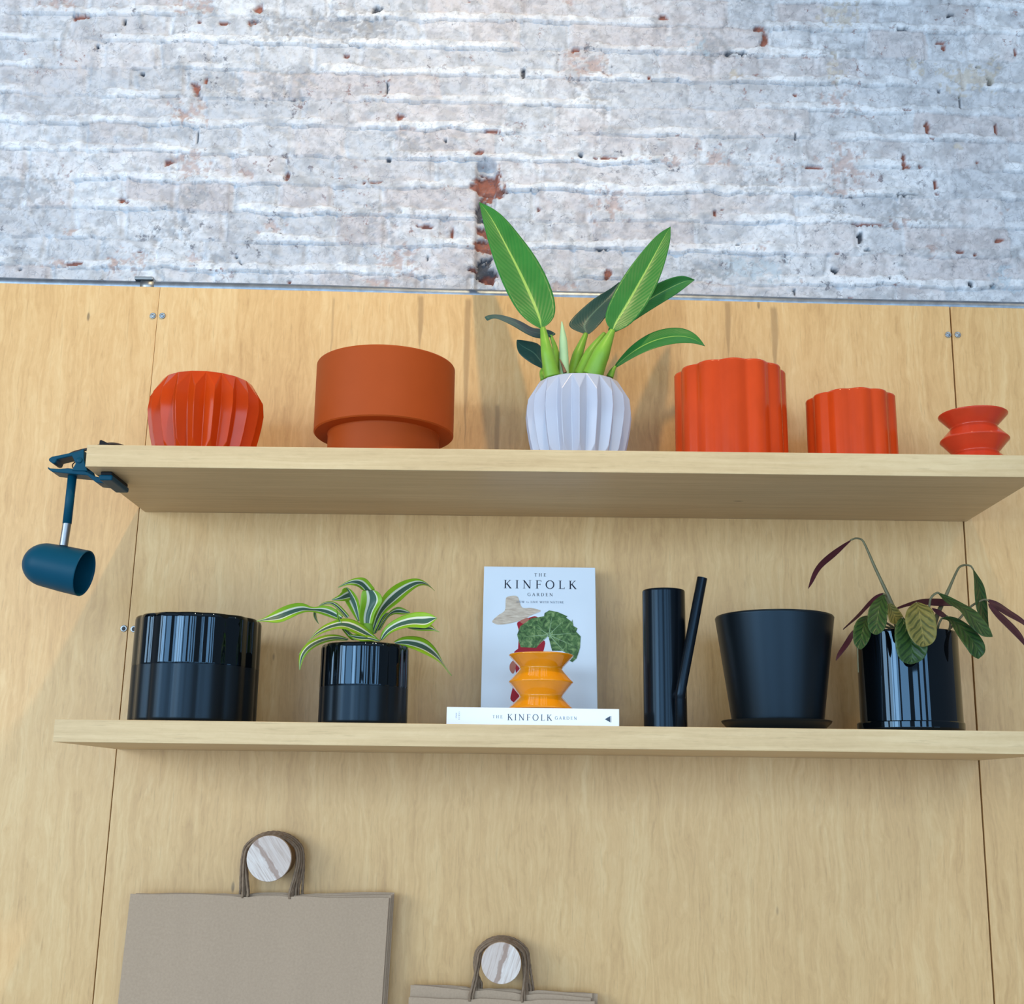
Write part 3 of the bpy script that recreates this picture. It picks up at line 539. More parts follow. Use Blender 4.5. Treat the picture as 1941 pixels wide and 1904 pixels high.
def book(parent):
    """closed hardback in local space: cover face on y = 0 looking to -y, height along z, thickness along +y"""
    h = BW/2
    bevel(new_mesh('front_cover', *box(-h, h, 0, .003, 0, BH), M_COVER, parent), .0008)
    bevel(new_mesh('back_cover', *box(-h, h, BT-.003, BT, 0, BH), M_COVER, parent), .0008)
    bevel(new_mesh('spine', *box(-h, -h+.003, .003, BT-.003, 0, BH), M_COVER, parent), .0006)
    new_mesh('page_block', *box(-h+.003, h-.004, .003, BT-.003, .003, BH-.003), M_PAGES, parent)
LEAN = .205
sb = empty('hardback_book', (-.0150, -.0885, ZL+.0296), 'white gardening hardback standing upright against the wall, cover facing out', 'book', 'white gardening hardbacks', (-LEAN, 0, 0)); book(sb)
def cv(px, py):                       # printed layout of the cover: measured on the cover itself
    t = (py-110)/1412.; xl = 515-60*(py-110)/1330.; xr = 1579.
    return ((px-xl)/(xr-xl)-.5)*BW, BH*(1-t)
def line(name, txt, xa, xb, yt, yb, mat, y=-.0003):
    (x0, zt), (x1, _), (_, zb) = cv(xa, yt), cv(xb, yt), cv(xa, yb)
    printed(name, text_mesh(txt, x0, x1, zb, zt-zb), mat, sb, y)
line('title_lettering', 'THE', 995, 1108, 175, 207, M_INK); line('title_lettering', 'KINFOLK', 700, 1396, 246, 328, M_INK)
line('title_lettering', 'GARDEN', 925, 1168, 371, 402, M_INK); line('subtitle_lettering', 'HOW to LIVE WITH NATURE', 818, 1272, 452, 472, M_INK2, -.0009)
def shp(name, pts, mat, y, sm=True):
    P = [cv(*p) for p in pts]
    if sm:
        Q = [np.array(p) for p in P]; n = len(Q); out = []
        for i in range(n):
            a, b, c, d = Q[i-1], Q[i], Q[(i+1) % n], Q[(i+2) % n]
            for t in (0, .25, .5, .75): out.append(.5*((2*b)+(c-a)*t+(2*a-5*b+4*c-d)*t*t+(-a+3*b-3*c+d)*t**3))
        P = [tuple(q) for q in out]
    if sum(P[i][0]*P[(i+1) % len(P)][1]-P[(i+1) % len(P)][0]*P[i][1] for i in range(len(P))) < 0: P = P[::-1]
    return printed(name, flat(P), mat, sb, y)
M_STRAW = N('printed_straw'); _w = M_STRAW.noise(M_STRAW.mp(M_STRAW.co(), (60, 60, 420), rot=(0, .3, 0)), 1, 3)
M_STRAW.set(Base_Color=M_STRAW.ramp(_w, [(.3, lin(176, 156, 138)), (.7, lin(222, 208, 190))]), Roughness=.35); M_STRAW = M_STRAW.m
M_RED = paper('printed_red', lin(160, 22, 44)); M_SKIN = paper('printed_skin', lin(176, 108, 92))
M_LEAFP = N('printed_leaf'); _w = M_LEAFP.noise(M_LEAFP.co(), 90, 5, .6, 1.5)
M_LEAFP.set(Base_Color=M_LEAFP.ramp(_w, [(.32, lin(34, 62, 34)), (.5, lin(74, 112, 62)), (.7, lin(142, 168, 108))]), Roughness=.35); M_LEAFP = M_LEAFP.m
M_VEIN = paper('printed_vein', lin(150, 180, 140))
shp('printed_dress', [(820, 668), (880, 640), (990, 600), (1040, 640), (1000, 720), (860, 900), (820, 1000), (835, 760)], M_RED, -.0003)
shp('printed_dress', [(790, 940), (1060, 830), (1060, 960), (900, 1400), (750, 1400), (760, 1300), (800, 1150)], M_RED, -.00035)
shp('printed_hand', [(745, 1060), (790, 1020), (800, 1080), (775, 1150), (742, 1120)], M_SKIN, -.0004)
shp('printed_hand', [(850, 645), (925, 615), (930, 640), (880, 675)], M_SKIN, -.0004)
shp('printed_hat', [(583, 650), (640, 595), (705, 545), (715, 440), (735, 412), (800, 402), (835, 420), (870, 515), (960, 520), (1050, 548), (960, 590), (860, 640), (740, 675), (640, 686), (595, 672)], M_STRAW, -.0006)
shp('printed_leaf', [(1110, 790), (1040, 850), (1000, 905), (850, 900), (835, 850), (818, 780), (850, 700), (960, 620), (1080, 600), (1085, 570), (1130, 542), (1210, 556), (1305, 598), (1290, 610), (1345, 650), (1350, 625), (1360, 690), (1398, 712), (1385, 745), (1428, 790), (1420, 900), (1385, 1000), (1345, 1036), (1318, 1025), (1300, 960), (1250, 930), (1150, 930), (1120, 800)], M_LEAFP, -.0008, False)
def vein(a, b, w):
    A, B = Vector(cv(*a)), Vector(cv(*b)); d = (B-A).normalized(); nn = Vector((-d.y, d.x))*w/2
    return [(A.x+nn.x, A.y+nn.y), (A.x-nn.x, A.y-nn.y), (B.x, B.y)]
VF = [flat(vein((1122, 780), b, .0014)) for b in ((1165, 560), (870, 800), (1000, 700), (1000, 900), (1270, 640), (1380, 760), (1400, 900), (1340, 1010))]
printed('printed_veins', join(*VF), M_VEIN, sb, -.0010)
# lying book: spine to the front
lb = empty('hardback_book', (-.0274, -.252, ZL), 'white gardening hardback lying flat on the lower shelf, spine forward, under the yellow vase', 'book', 'white gardening hardbacks')
h = BH/2
bevel(new_mesh('front_cover', *box(-h, h, 0, BW, BT-.003, BT), M_COVER, lb), .0008)
bevel(new_mesh('back_cover', *box(-h, h, 0, BW, 0, .003), M_COVER, lb), .0008)
bevel(new_mesh('spine', *box(-h, h, -.0005, .003, .0003, BT-.0003), M_COVER, lb), .0006)
new_mesh('page_block', *box(-h+.003, h-.003, .003, BW-.004, .003, BT-.003), M_PAGES, lb)
k = BH/1812.
def sl(name, txt, xa, xb, yt, yb, mat): printed(name, text_mesh(txt, (xa-950)*k, (xb-950)*k, BT-(yb-75)*k, (yb-yt)*k), mat, lb, -.0008)
sl('title_lettering', 'THE', 525, 632, 155, 188, M_INK2); sl('title_lettering', 'KINFOLK', 680, 1150, 142, 206, M_INK3); sl('title_lettering', 'GARDEN', 1180, 1412, 160, 193, M_INK2)
tri = lambda a: flat([((x-950)*k, BT-(y-75)*k) for x, y in a])
printed('spine_emblem', tri([(1704, 183), (1762, 216), (1762, 150)]), M_INK3, lb, -.0008)
printed('spine_emblem', tri([(1768, 216), (1772, 216), (1772, 150), (1768, 150)]), M_INK2, lb, -.0008)
def vtext(txt, px, ya, yb, cap):      # reads upwards along the spine end
    V, F = text_mesh(txt, 0, (ya-yb)*k, 0, cap*k)
    return [((px-950)*k-z, 0, BT-(ya-75)*k+x) for x, _, z in V], F
printed('author_lettering', vtext('JOHN', 152, 192, 135, 14), M_INK2, lb, -.0008)
printed('author_lettering', vtext('BURNS', 182, 206, 124, 14), M_INK2, lb, -.0008)
# yellow vase on the lying book
turned('zigzag_vase', -.0142, -.190, ZL+BT+.0003, ZIG, M_YELLOW, 'small mustard-yellow zigzag vase standing on the lying white book', 'vase', deg=60)

# ------------------------------------------------------------------ leaf builder
def leaf_mesh(rows, parent, mats, th=.0006, name='leaf', flip=False, sub=2, cup=0.):
    V, UV = [], []; n = len(rows)
    for i, (a, m, b) in enumerate(rows):
        a, m, b = Vector(a), Vector(m), Vector(b)
        for j, p in enumerate((a, a.lerp(m, .55), m, m.lerp(b, .45), b)):
            V.append(p); UV.append(((0, .27, .5, .73, 1)[j], i/(n-1)))
    F = []
    for i in range(n-1):
        for j in range(4):
            q = (i*5+j, i*5+j+1, (i+1)*5+j+1, (i+1)*5+j); F.append(q)
    # outward side towards the room
    nrm = sum(((V[q[1]]-V[q[0]]).cross(V[q[3]]-V[q[0]]) for q in F), Vector())
    if (nrm.dot(Vector((0, -1, -.2))) < 0) != flip: F = [q[::-1] for q in F]
    o = new_mesh(name, V, F, mats, parent, True)
    uv = o.data.uv_layers.new(name='UVMap')
    for lp in o.data.loops: uv.data[lp.index].uv = UV[lp.vertex_index]
    s = o.modifiers.new('sub', 'SUBSURF'); s.levels = s.render_levels = sub
    so = o.modifiers.new('solid', 'SOLIDIFY'); so.thickness = th; so.offset = 0
    if len(mats) > 1: so.material_offset = 1; so.material_offset_rim = 0
    return o
def stem_mesh(P, parent, mat, name='stem'):
    pts = smooth_path([p for p in P], 5)
    return new_mesh(name, *tube([p[:3] for p in pts], [max(.0004, float(p[3])) for p in pts], 14), mat, parent, True)
def leafmat(name, build, rough=.38, sub=.0, spec=.32):
    a = N(name); uv = a.n('ShaderNodeUVMap', uv_map='UVMap').outputs[0]; sp_ = a.n('ShaderNodeSeparateXYZ'); a.l(uv, sp_.inputs[0])
    col, h = build(a, sp_.outputs[0], sp_.outputs[1])
    a.set(Base_Color=col, Roughness=rough, Specular_IOR_Level=spec)
    if h is not None: a.bump(h, .35, .0012)
    # a little light comes through the blade
    tr = a.n('ShaderNodeBsdfTranslucent'); a.l(a.mix(.5, col, lin(120, 180, 30)), tr.inputs[0]) if sub else None
    if sub:
        mx = a.n('ShaderNodeMixShader'); mx.inputs[0].default_value = sub; out = a.t.nodes['Material Output']
        a.l(a.b.outputs[0], mx.inputs[1]); a.l(tr.outputs[0], mx.inputs[2]); a.l(mx.outputs[0], out.inputs[0])
    return a.m
def b_philo(c_lo, c_hi, vein):
    def f(a, u, v):
        n = a.noise(a.co(), 25, 4); col = a.mix(n, c_lo, c_hi)
        d = a.math('ABSOLUTE', a.math('SUBTRACT', u, .5))
        lat = a.math('SINE', a.math('MULTIPLY', a.math('SUBTRACT', v, a.math('MULTIPLY', d, .55)), 120))
        col = a.mix(a.math('MULTIPLY', a.ss(lat, .5, 1), .035), col, vein)
        wd = a.math('ADD', a.math('MULTIPLY', a.math('SUBTRACT', 1, v), .045), .012)
        col = a.mix(a.math('MULTIPLY', a.ss(d, wd, a.math('MULTIPLY', wd, .5)), .9), col, vein)
        return col, a.math('MULTIPLY', lat, .12)
    return f
M_PH = leafmat('philodendron_leaf', b_philo(lin(34, 104, 40), lin(58, 134, 58), lin(150, 190, 90)), .36, .10)
M_PHD = leafmat('philodendron_back', b_philo(lin(36, 66, 58), lin(56, 88, 78), lin(84, 116, 98)), .40, .05)
M_PET = plain('petiole_green', lin(118, 164, 50), .42, .4, vary=.12, scale=40)
M_SHEATH = plain('sheath_green', lin(170, 200, 150), .45, .4, vary=.06)
M_HUSK = plain('dry_husk', lin(128, 92, 70), .8, .2, vary=.3, scale=60)
M_SOIL = plain('potting_soil', lin(52, 40, 30), .95, .1, vary=.5, scale=180)
def b_drac(a, u, v):
    lime = a.mix(a.noise(a.co(), 30, 4), lin(112, 162, 22), lin(152, 190, 44))
    wav = a.math('ADD', u, a.math('MULTIPLY', a.math('SUBTRACT', a.noise(a.mp(a.co(), (1, 1, 1)), 30, 3), .5), .05))
    strk = a.noise(a.mp(a.n('ShaderNodeUVMap', uv_map='UVMap').outputs[0], (60, 2, 1)), 1, 3)
    mid = a.mix(strk, lin(36, 72, 58), lin(86, 118, 104))
    col = a.mix(a.math('MULTIPLY', a.ss(wav, .30, .33), a.ss(wav, .76, .73)), lime, mid)
    w1 = a.math('MULTIPLY', a.ss(wav, .27, .30), a.ss(wav, .44, .40)); w2 = a.math('MULTIPLY', a.ss(wav, .73, .75), a.ss(wav, .81, .79))
    return a.mix(a.math('MAXIMUM', w1, w2), col, lin(220, 222, 200)), None
M_DR = leafmat('striped_leaf', b_drac, .34, .12)
def b_cala(lo, hi, band, k):
    def f(a, u, v):
        d = a.math('ABSOLUTE', a.math('SUBTRACT', u, .5)); n = a.noise(a.co(), 40, 4)
        ph = a.math('ADD', a.math('SUBTRACT', v, a.math('MULTIPLY', a.math('POWER', d, .8), .40)), a.math('MULTIPLY', a.noise(a.co(), 55, 3), .11))
        w = a.math('SINE', a.math('MULTIPLY', ph, 46)); w2 = a.math('SINE', a.math('MULTIPLY', ph, 92))
        col = a.mix(n, lo, hi)
        col = a.mix(a.math('MULTIPLY', a.math('MULTIPLY', a.ss(w, .0, .8), a.ss(d, .46, .36)), k), col, band)
        col = a.mix(a.math('MULTIPLY', a.ss(d, .022, .008), .6), col, hi)
        return col, a.math('ADD', a.math('MULTIPLY', w, .8), a.math('MULTIPLY', w2, .3))
    return f
M_CT = leafmat('calathea_dark', b_cala(lin(22, 56, 26), lin(66, 92, 42), lin(14, 40, 24), .6), .34, .05)
M_CY = leafmat('calathea_olive', b_cala(lin(74, 80, 32), lin(138, 128, 70), lin(48, 58, 26), .7), .38, .05)
M_CM = leafmat('calathea_maroon', lambda a, u, v: (a.mix(a.noise(a.co(), 50, 4), lin(46, 18, 28), lin(84, 36, 44)), None), .42, .05)
M_CS = plain('calathea_stem', lin(104, 100, 72), .5, .4, vary=.2, scale=60)
PHILO = [('leaf','L',[[(-0.0205,-0.2,2.2795),(-0.0182,-0.1966,2.2809),(-0.0156,-0.1978,2.2805)],[(-0.0424,-0.191,2.2956),(-0.0197,-0.1854,2.2998),(0.006,-0.1873,2.3014)],[(-0.0598,-0.182,2.3184),(-0.0282,-0.1714,2.3298),(0.0074,-0.1749,2.3364)],[(-0.0731,-0.173,2.3451),(-0.0391,-0.1584,2.3614),(-0.0005,-0.1633,2.3708)],[(-0.0847,-0.16,2.3751),(-0.0507,-0.1429,2.3946),(-0.012,-0.1486,2.4056)],[(-0.0952,-0.145,2.4071),(-0.063,-0.127,2.4281),(-0.0263,-0.133,2.4401)],[(-0.1045,-0.13,2.4402),(-0.0762,-0.1129,2.4608),(-0.0436,-0.1186,2.4727)],[(-0.113,-0.115,2.4742),(-0.0895,-0.1004,2.493),(-0.0626,-0.1053,2.5042)],[(-0.1209,-0.1,2.509),(-0.1029,-0.0894,2.5249),(-0.0821,-0.0929,2.5354)],[(-0.1278,-0.085,2.5446),(-0.1174,-0.0794,2.555),(-0.1054,-0.0813,2.5628)],[(-0.1343,-0.07,2.581),(-0.1344,-0.0683,2.5818),(-0.1344,-0.0689,2.5815)]]),('leaf','L',[[(0.0998,-0.2089,2.2753),(0.1036,-0.2072,2.2741),(0.1071,-0.21,2.2711)],[(0.0889,-0.2051,2.2937),(0.1081,-0.2024,2.2882),(0.1268,-0.207,2.2797)],[(0.0951,-0.2005,2.3187),(0.12,-0.1952,2.3102),(0.1437,-0.204,2.2961)],[(0.1048,-0.1961,2.3427),(0.1322,-0.1889,2.3332),(0.1577,-0.201,2.3157)],[(0.1161,-0.1883,2.3677),(0.1443,-0.1797,2.358),(0.1701,-0.194,2.3386)],[(0.1293,-0.179,2.3927),(0.1566,-0.17,2.3834),(0.1812,-0.185,2.3636)],[(0.1438,-0.1703,2.4168),(0.1687,-0.1617,2.4083),(0.191,-0.176,2.3896)],[(0.1594,-0.1611,2.4408),(0.1806,-0.1539,2.4333),(0.1996,-0.166,2.417)],[(0.1759,-0.1505,2.4651),(0.1925,-0.1452,2.4588),(0.2073,-0.154,2.4459)],[(0.1936,-0.1401,2.4886),(0.2044,-0.1374,2.4839),(0.2143,-0.142,2.4756)],[(0.2158,-0.1294,2.5061),(0.2159,-0.1286,2.5065),(0.2158,-0.13,2.5058)]]),('leaf','L',[[(0.0998,-0.16,2.2971),(0.1,-0.1571,2.2929),(0.0999,-0.1572,2.2875)],[(0.1129,-0.1567,2.3162),(0.1164,-0.1514,2.3066),(0.1194,-0.1515,2.2949)],[(0.1272,-0.1533,2.3345),(0.1324,-0.1434,2.3245),(0.1367,-0.1437,2.3103)],[(0.1423,-0.15,2.3522),(0.1489,-0.1366,2.3416),(0.1541,-0.137,2.3254)],[(0.159,-0.1467,2.3683),(0.1663,-0.1314,2.3571),(0.1719,-0.1319,2.3393)],[(0.1772,-0.1433,2.3824),(0.1843,-0.1281,2.3708),(0.1897,-0.1286,2.3524)],[(0.1965,-0.14,2.3946),(0.2029,-0.1266,2.3826),(0.2075,-0.127,2.3646)],[(0.217,-0.1367,2.4045),(0.2217,-0.1267,2.3926),(0.2251,-0.127,2.3763)],[(0.2383,-0.1333,2.4108),(0.2403,-0.128,2.4013),(0.2415,-0.1282,2.3893)],[(0.2573,-0.13,2.4026),(0.2576,-0.1285,2.4032),(0.2576,-0.1286,2.4032)]]),('leaf','D',[[(0.0593,-0.14,2.2936),(0.0639,-0.1378,2.2946),(0.0682,-0.14,2.2937)],[(0.0429,-0.1367,2.3007),(0.0606,-0.1326,2.3039),(0.0778,-0.1367,2.3039)],[(0.0284,-0.1333,2.3109),(0.058,-0.1256,2.3159),(0.0868,-0.1333,2.3148)],[(0.0381,-0.13,2.3272),(0.0671,-0.1196,2.331),(0.095,-0.13,2.3266)],[(0.0511,-0.12,2.3446),(0.0781,-0.1082,2.3477),(0.1037,-0.12,2.3412)],[(0.0648,-0.11,2.3615),(0.0897,-0.0982,2.3633),(0.113,-0.11,2.3554)],[(0.0793,-0.1,2.3779),(0.1015,-0.0896,2.3783),(0.1221,-0.1,2.37)],[(0.0951,-0.0933,2.3909),(0.1118,-0.0856,2.3915),(0.1274,-0.0933,2.3855)],[(0.1112,-0.0867,2.4036),(0.1197,-0.0826,2.4046),(0.1276,-0.0867,2.4021)],[(0.126,-0.08,2.4187),(0.1265,-0.0789,2.4192),(0.1268,-0.08,2.4187)]]),('leaf','L',[[(0.1094,-0.1763,2.2235),(0.1105,-0.1785,2.2199),(0.1112,-0.1837,2.2156)],[(0.1229,-0.1732,2.2427),(0.1251,-0.1773,2.234),(0.1264,-0.1868,2.2246)],[(0.1382,-0.1671,2.2617),(0.1406,-0.1749,2.2478),(0.1414,-0.1929,2.2322)],[(0.156,-0.1627,2.2774),(0.1576,-0.1731,2.2594),(0.1572,-0.1973,2.239)],[(0.1756,-0.157,2.2911),(0.1759,-0.1688,2.2702),(0.1741,-0.1964,2.2465)],[(0.1968,-0.1536,2.2995),(0.1953,-0.1655,2.2777),(0.1918,-0.193,2.2534)],[(0.2185,-0.1527,2.3029),(0.2151,-0.1631,2.2821),(0.2103,-0.1873,2.2593)],[(0.2392,-0.1571,2.2979),(0.2344,-0.1649,2.2811),(0.2289,-0.1829,2.2631)],[(0.2561,-0.1632,2.2833),(0.252,-0.1673,2.2741),(0.2478,-0.1768,2.2644)],[(0.2665,-0.1681,2.2626),(0.2663,-0.1692,2.2621),(0.2659,-0.1719,2.2611)]]),('leaf','D',[[(0.0089,-0.1663,2.2829),(0.0038,-0.17,2.2785),(-0.0013,-0.1737,2.2741)],[(-0.0041,-0.1632,2.2918),(-0.0093,-0.17,2.2807),(-0.0145,-0.1768,2.2697)],[(-0.0187,-0.1571,2.2954),(-0.0233,-0.17,2.2819),(-0.0278,-0.1829,2.2685)],[(-0.0335,-0.1527,2.298),(-0.0369,-0.17,2.2851),(-0.0403,-0.1873,2.2723)],[(-0.046,-0.1536,2.3065),(-0.0491,-0.1733,2.2917),(-0.0521,-0.193,2.277)],[(-0.0596,-0.157,2.3121),(-0.0616,-0.1767,2.2976),(-0.0635,-0.1964,2.2832)],[(-0.0739,-0.1627,2.3146),(-0.0747,-0.18,2.3019),(-0.0755,-0.1973,2.2894)],[(-0.0883,-0.1705,2.3155),(-0.088,-0.1833,2.3057),(-0.0877,-0.1962,2.2959)],[(-0.103,-0.1798,2.3128),(-0.1017,-0.1867,2.3072),(-0.1005,-0.1935,2.3016)],[(-0.1169,-0.1881,2.3048),(-0.1141,-0.19,2.2998),(-0.1112,-0.1919,2.2949)]]),('leaf','D',[[(-0.0104,-0.1481,2.2362),(-0.0119,-0.15,2.2295),(-0.0134,-0.1519,2.2229)],[(-0.0124,-0.1457,2.2482),(-0.0175,-0.15,2.2373),(-0.0226,-0.1543,2.2265)],[(-0.0142,-0.1422,2.2607),(-0.023,-0.15,2.2452),(-0.0317,-0.1578,2.2299)],[(-0.0186,-0.1403,2.2717),(-0.0295,-0.15,2.2532),(-0.0403,-0.1597,2.2349)],[(-0.028,-0.1403,2.2767),(-0.0383,-0.15,2.2588),(-0.0485,-0.1597,2.2411)],[(-0.0387,-0.1422,2.2777),(-0.0474,-0.15,2.2633),(-0.0559,-0.1578,2.249)],[(-0.0493,-0.1457,2.2783),(-0.0547,-0.15,2.2691),(-0.06,-0.1543,2.26)],[(-0.06,-0.1491,2.278),(-0.0604,-0.15,2.275),(-0.0607,-0.1509,2.272)]]),('petiole','P',[(0.0009,-0.2,2.1918,0.0142),(-0.0013,-0.2015,2.2022,0.0133),(-0.0036,-0.2031,2.2125,0.0125),(-0.0059,-0.2044,2.223,0.0116),(-0.008,-0.205,2.2338,0.0108),(-0.01,-0.2045,2.245,0.0093),(-0.0119,-0.2031,2.2566,0.0079),(-0.0137,-0.2015,2.2684,0.0064),(-0.0156,-0.2,2.2801,0.0049)]),('petiole','P',[(0.0694,-0.2,2.1952,0.0176),(0.0732,-0.2027,2.2046,0.0168),(0.0769,-0.2056,2.214,0.0159),(0.0807,-0.2082,2.2234,0.015),(0.0848,-0.21,2.2331,0.0142),(0.0892,-0.2107,2.243,0.0119),(0.0939,-0.2106,2.2531,0.0096),(0.0987,-0.2102,2.2634,0.0072),(0.1034,-0.21,2.2736,0.0049)]),('petiole','P',[(0.0489,-0.17,2.2054,0.0112),(0.0535,-0.1702,2.2154,0.0109),(0.058,-0.1706,2.2254,0.0106),(0.0626,-0.1707,2.2355,0.0103),(0.0677,-0.1702,2.2456,0.01),(0.0735,-0.1686,2.2557,0.0086),(0.08,-0.166,2.2659,0.0073),(0.0867,-0.1629,2.2761,0.0059),(0.0934,-0.16,2.2863,0.0045)]),('petiole','P',[(0.0374,-0.15,2.2122,0.0105),(0.0397,-0.1502,2.222,0.0103),(0.042,-0.1506,2.2317,0.0101),(0.0444,-0.1507,2.2415,0.0098),(0.0472,-0.1501,2.2515,0.0096),(0.0505,-0.1483,2.2618,0.0082),(0.0542,-0.1457,2.2724,0.0068),(0.058,-0.1428,2.283,0.0055),(0.0618,-0.14,2.2937,0.0041)]),('petiole','P',[(0.1003,-0.18,2.1999,0.0064),(0.1013,-0.18,2.2025,0.0061),(0.1024,-0.18,2.205,0.0057),(0.1034,-0.18,2.2076,0.0053),(0.1046,-0.18,2.2102,0.0049),(0.1058,-0.18,2.2126,0.0043),(0.1072,-0.18,2.215,0.0037),(0.1088,-0.18,2.2173,0.0031),(0.1103,-0.18,2.2196,0.0025)]),('petiole','P',[(0.0116,-0.17,2.205,0.0075),(0.0109,-0.17,2.2143,0.0071),(0.0103,-0.17,2.2237,0.0067),(0.0096,-0.17,2.2331,0.0064),(0.0087,-0.17,2.2425,0.006),(0.0073,-0.17,2.2518,0.0051),(0.005,-0.17,2.2609,0.0042),(0.0019,-0.17,2.2698,0.0034),(-0.0012,-0.17,2.2787,0.0025)]),('petiole','P',[(-0.013,-0.16,2.2003,0.0055),(-0.0137,-0.1573,2.2045,0.0052),(-0.0145,-0.1544,2.2088,0.005),(-0.0151,-0.1518,2.213,0.0048),(-0.0154,-0.15,2.217,0.0045),(-0.015,-0.1493,2.2206,0.004),(-0.0142,-0.1494,2.2239,0.0034),(-0.0133,-0.1498,2.227,0.0028),(-0.0124,-0.15,2.2302,0.0023)]),('new_leaf_sheath','S',[(0.0221,-0.19,2.1955,0.0084),(0.0218,-0.19,2.2046,0.0083),(0.0216,-0.19,2.2137,0.0082),(0.0213,-0.19,2.2228,0.0082),(0.0211,-0.19,2.232,0.008),(0.0208,-0.19,2.2411,0.0077),(0.0204,-0.19,2.2503,0.0074),(0.0199,-0.19,2.2595,0.007),(0.0194,-0.19,2.2687,0.0059),(0.0188,-0.19,2.2779,0.0042),(0.0181,-0.19,2.2871,0.0026),(0.0173,-0.19,2.2963,0.001)]),('dry_sheath','B',[(0.0229,-0.2,2.1998,0.0034),(0.0219,-0.2,2.2029,0.0031),(0.0208,-0.2,2.206,0.0027),(0.0198,-0.2,2.2091,0.0023),(0.0186,-0.2,2.2122,0.002),(0.0174,-0.2,2.2153,0.0017),(0.0162,-0.2,2.2183,0.0013),(0.0148,-0.2,2.2213,0.001),(0.0135,-0.2,2.2243,0.0007)])]
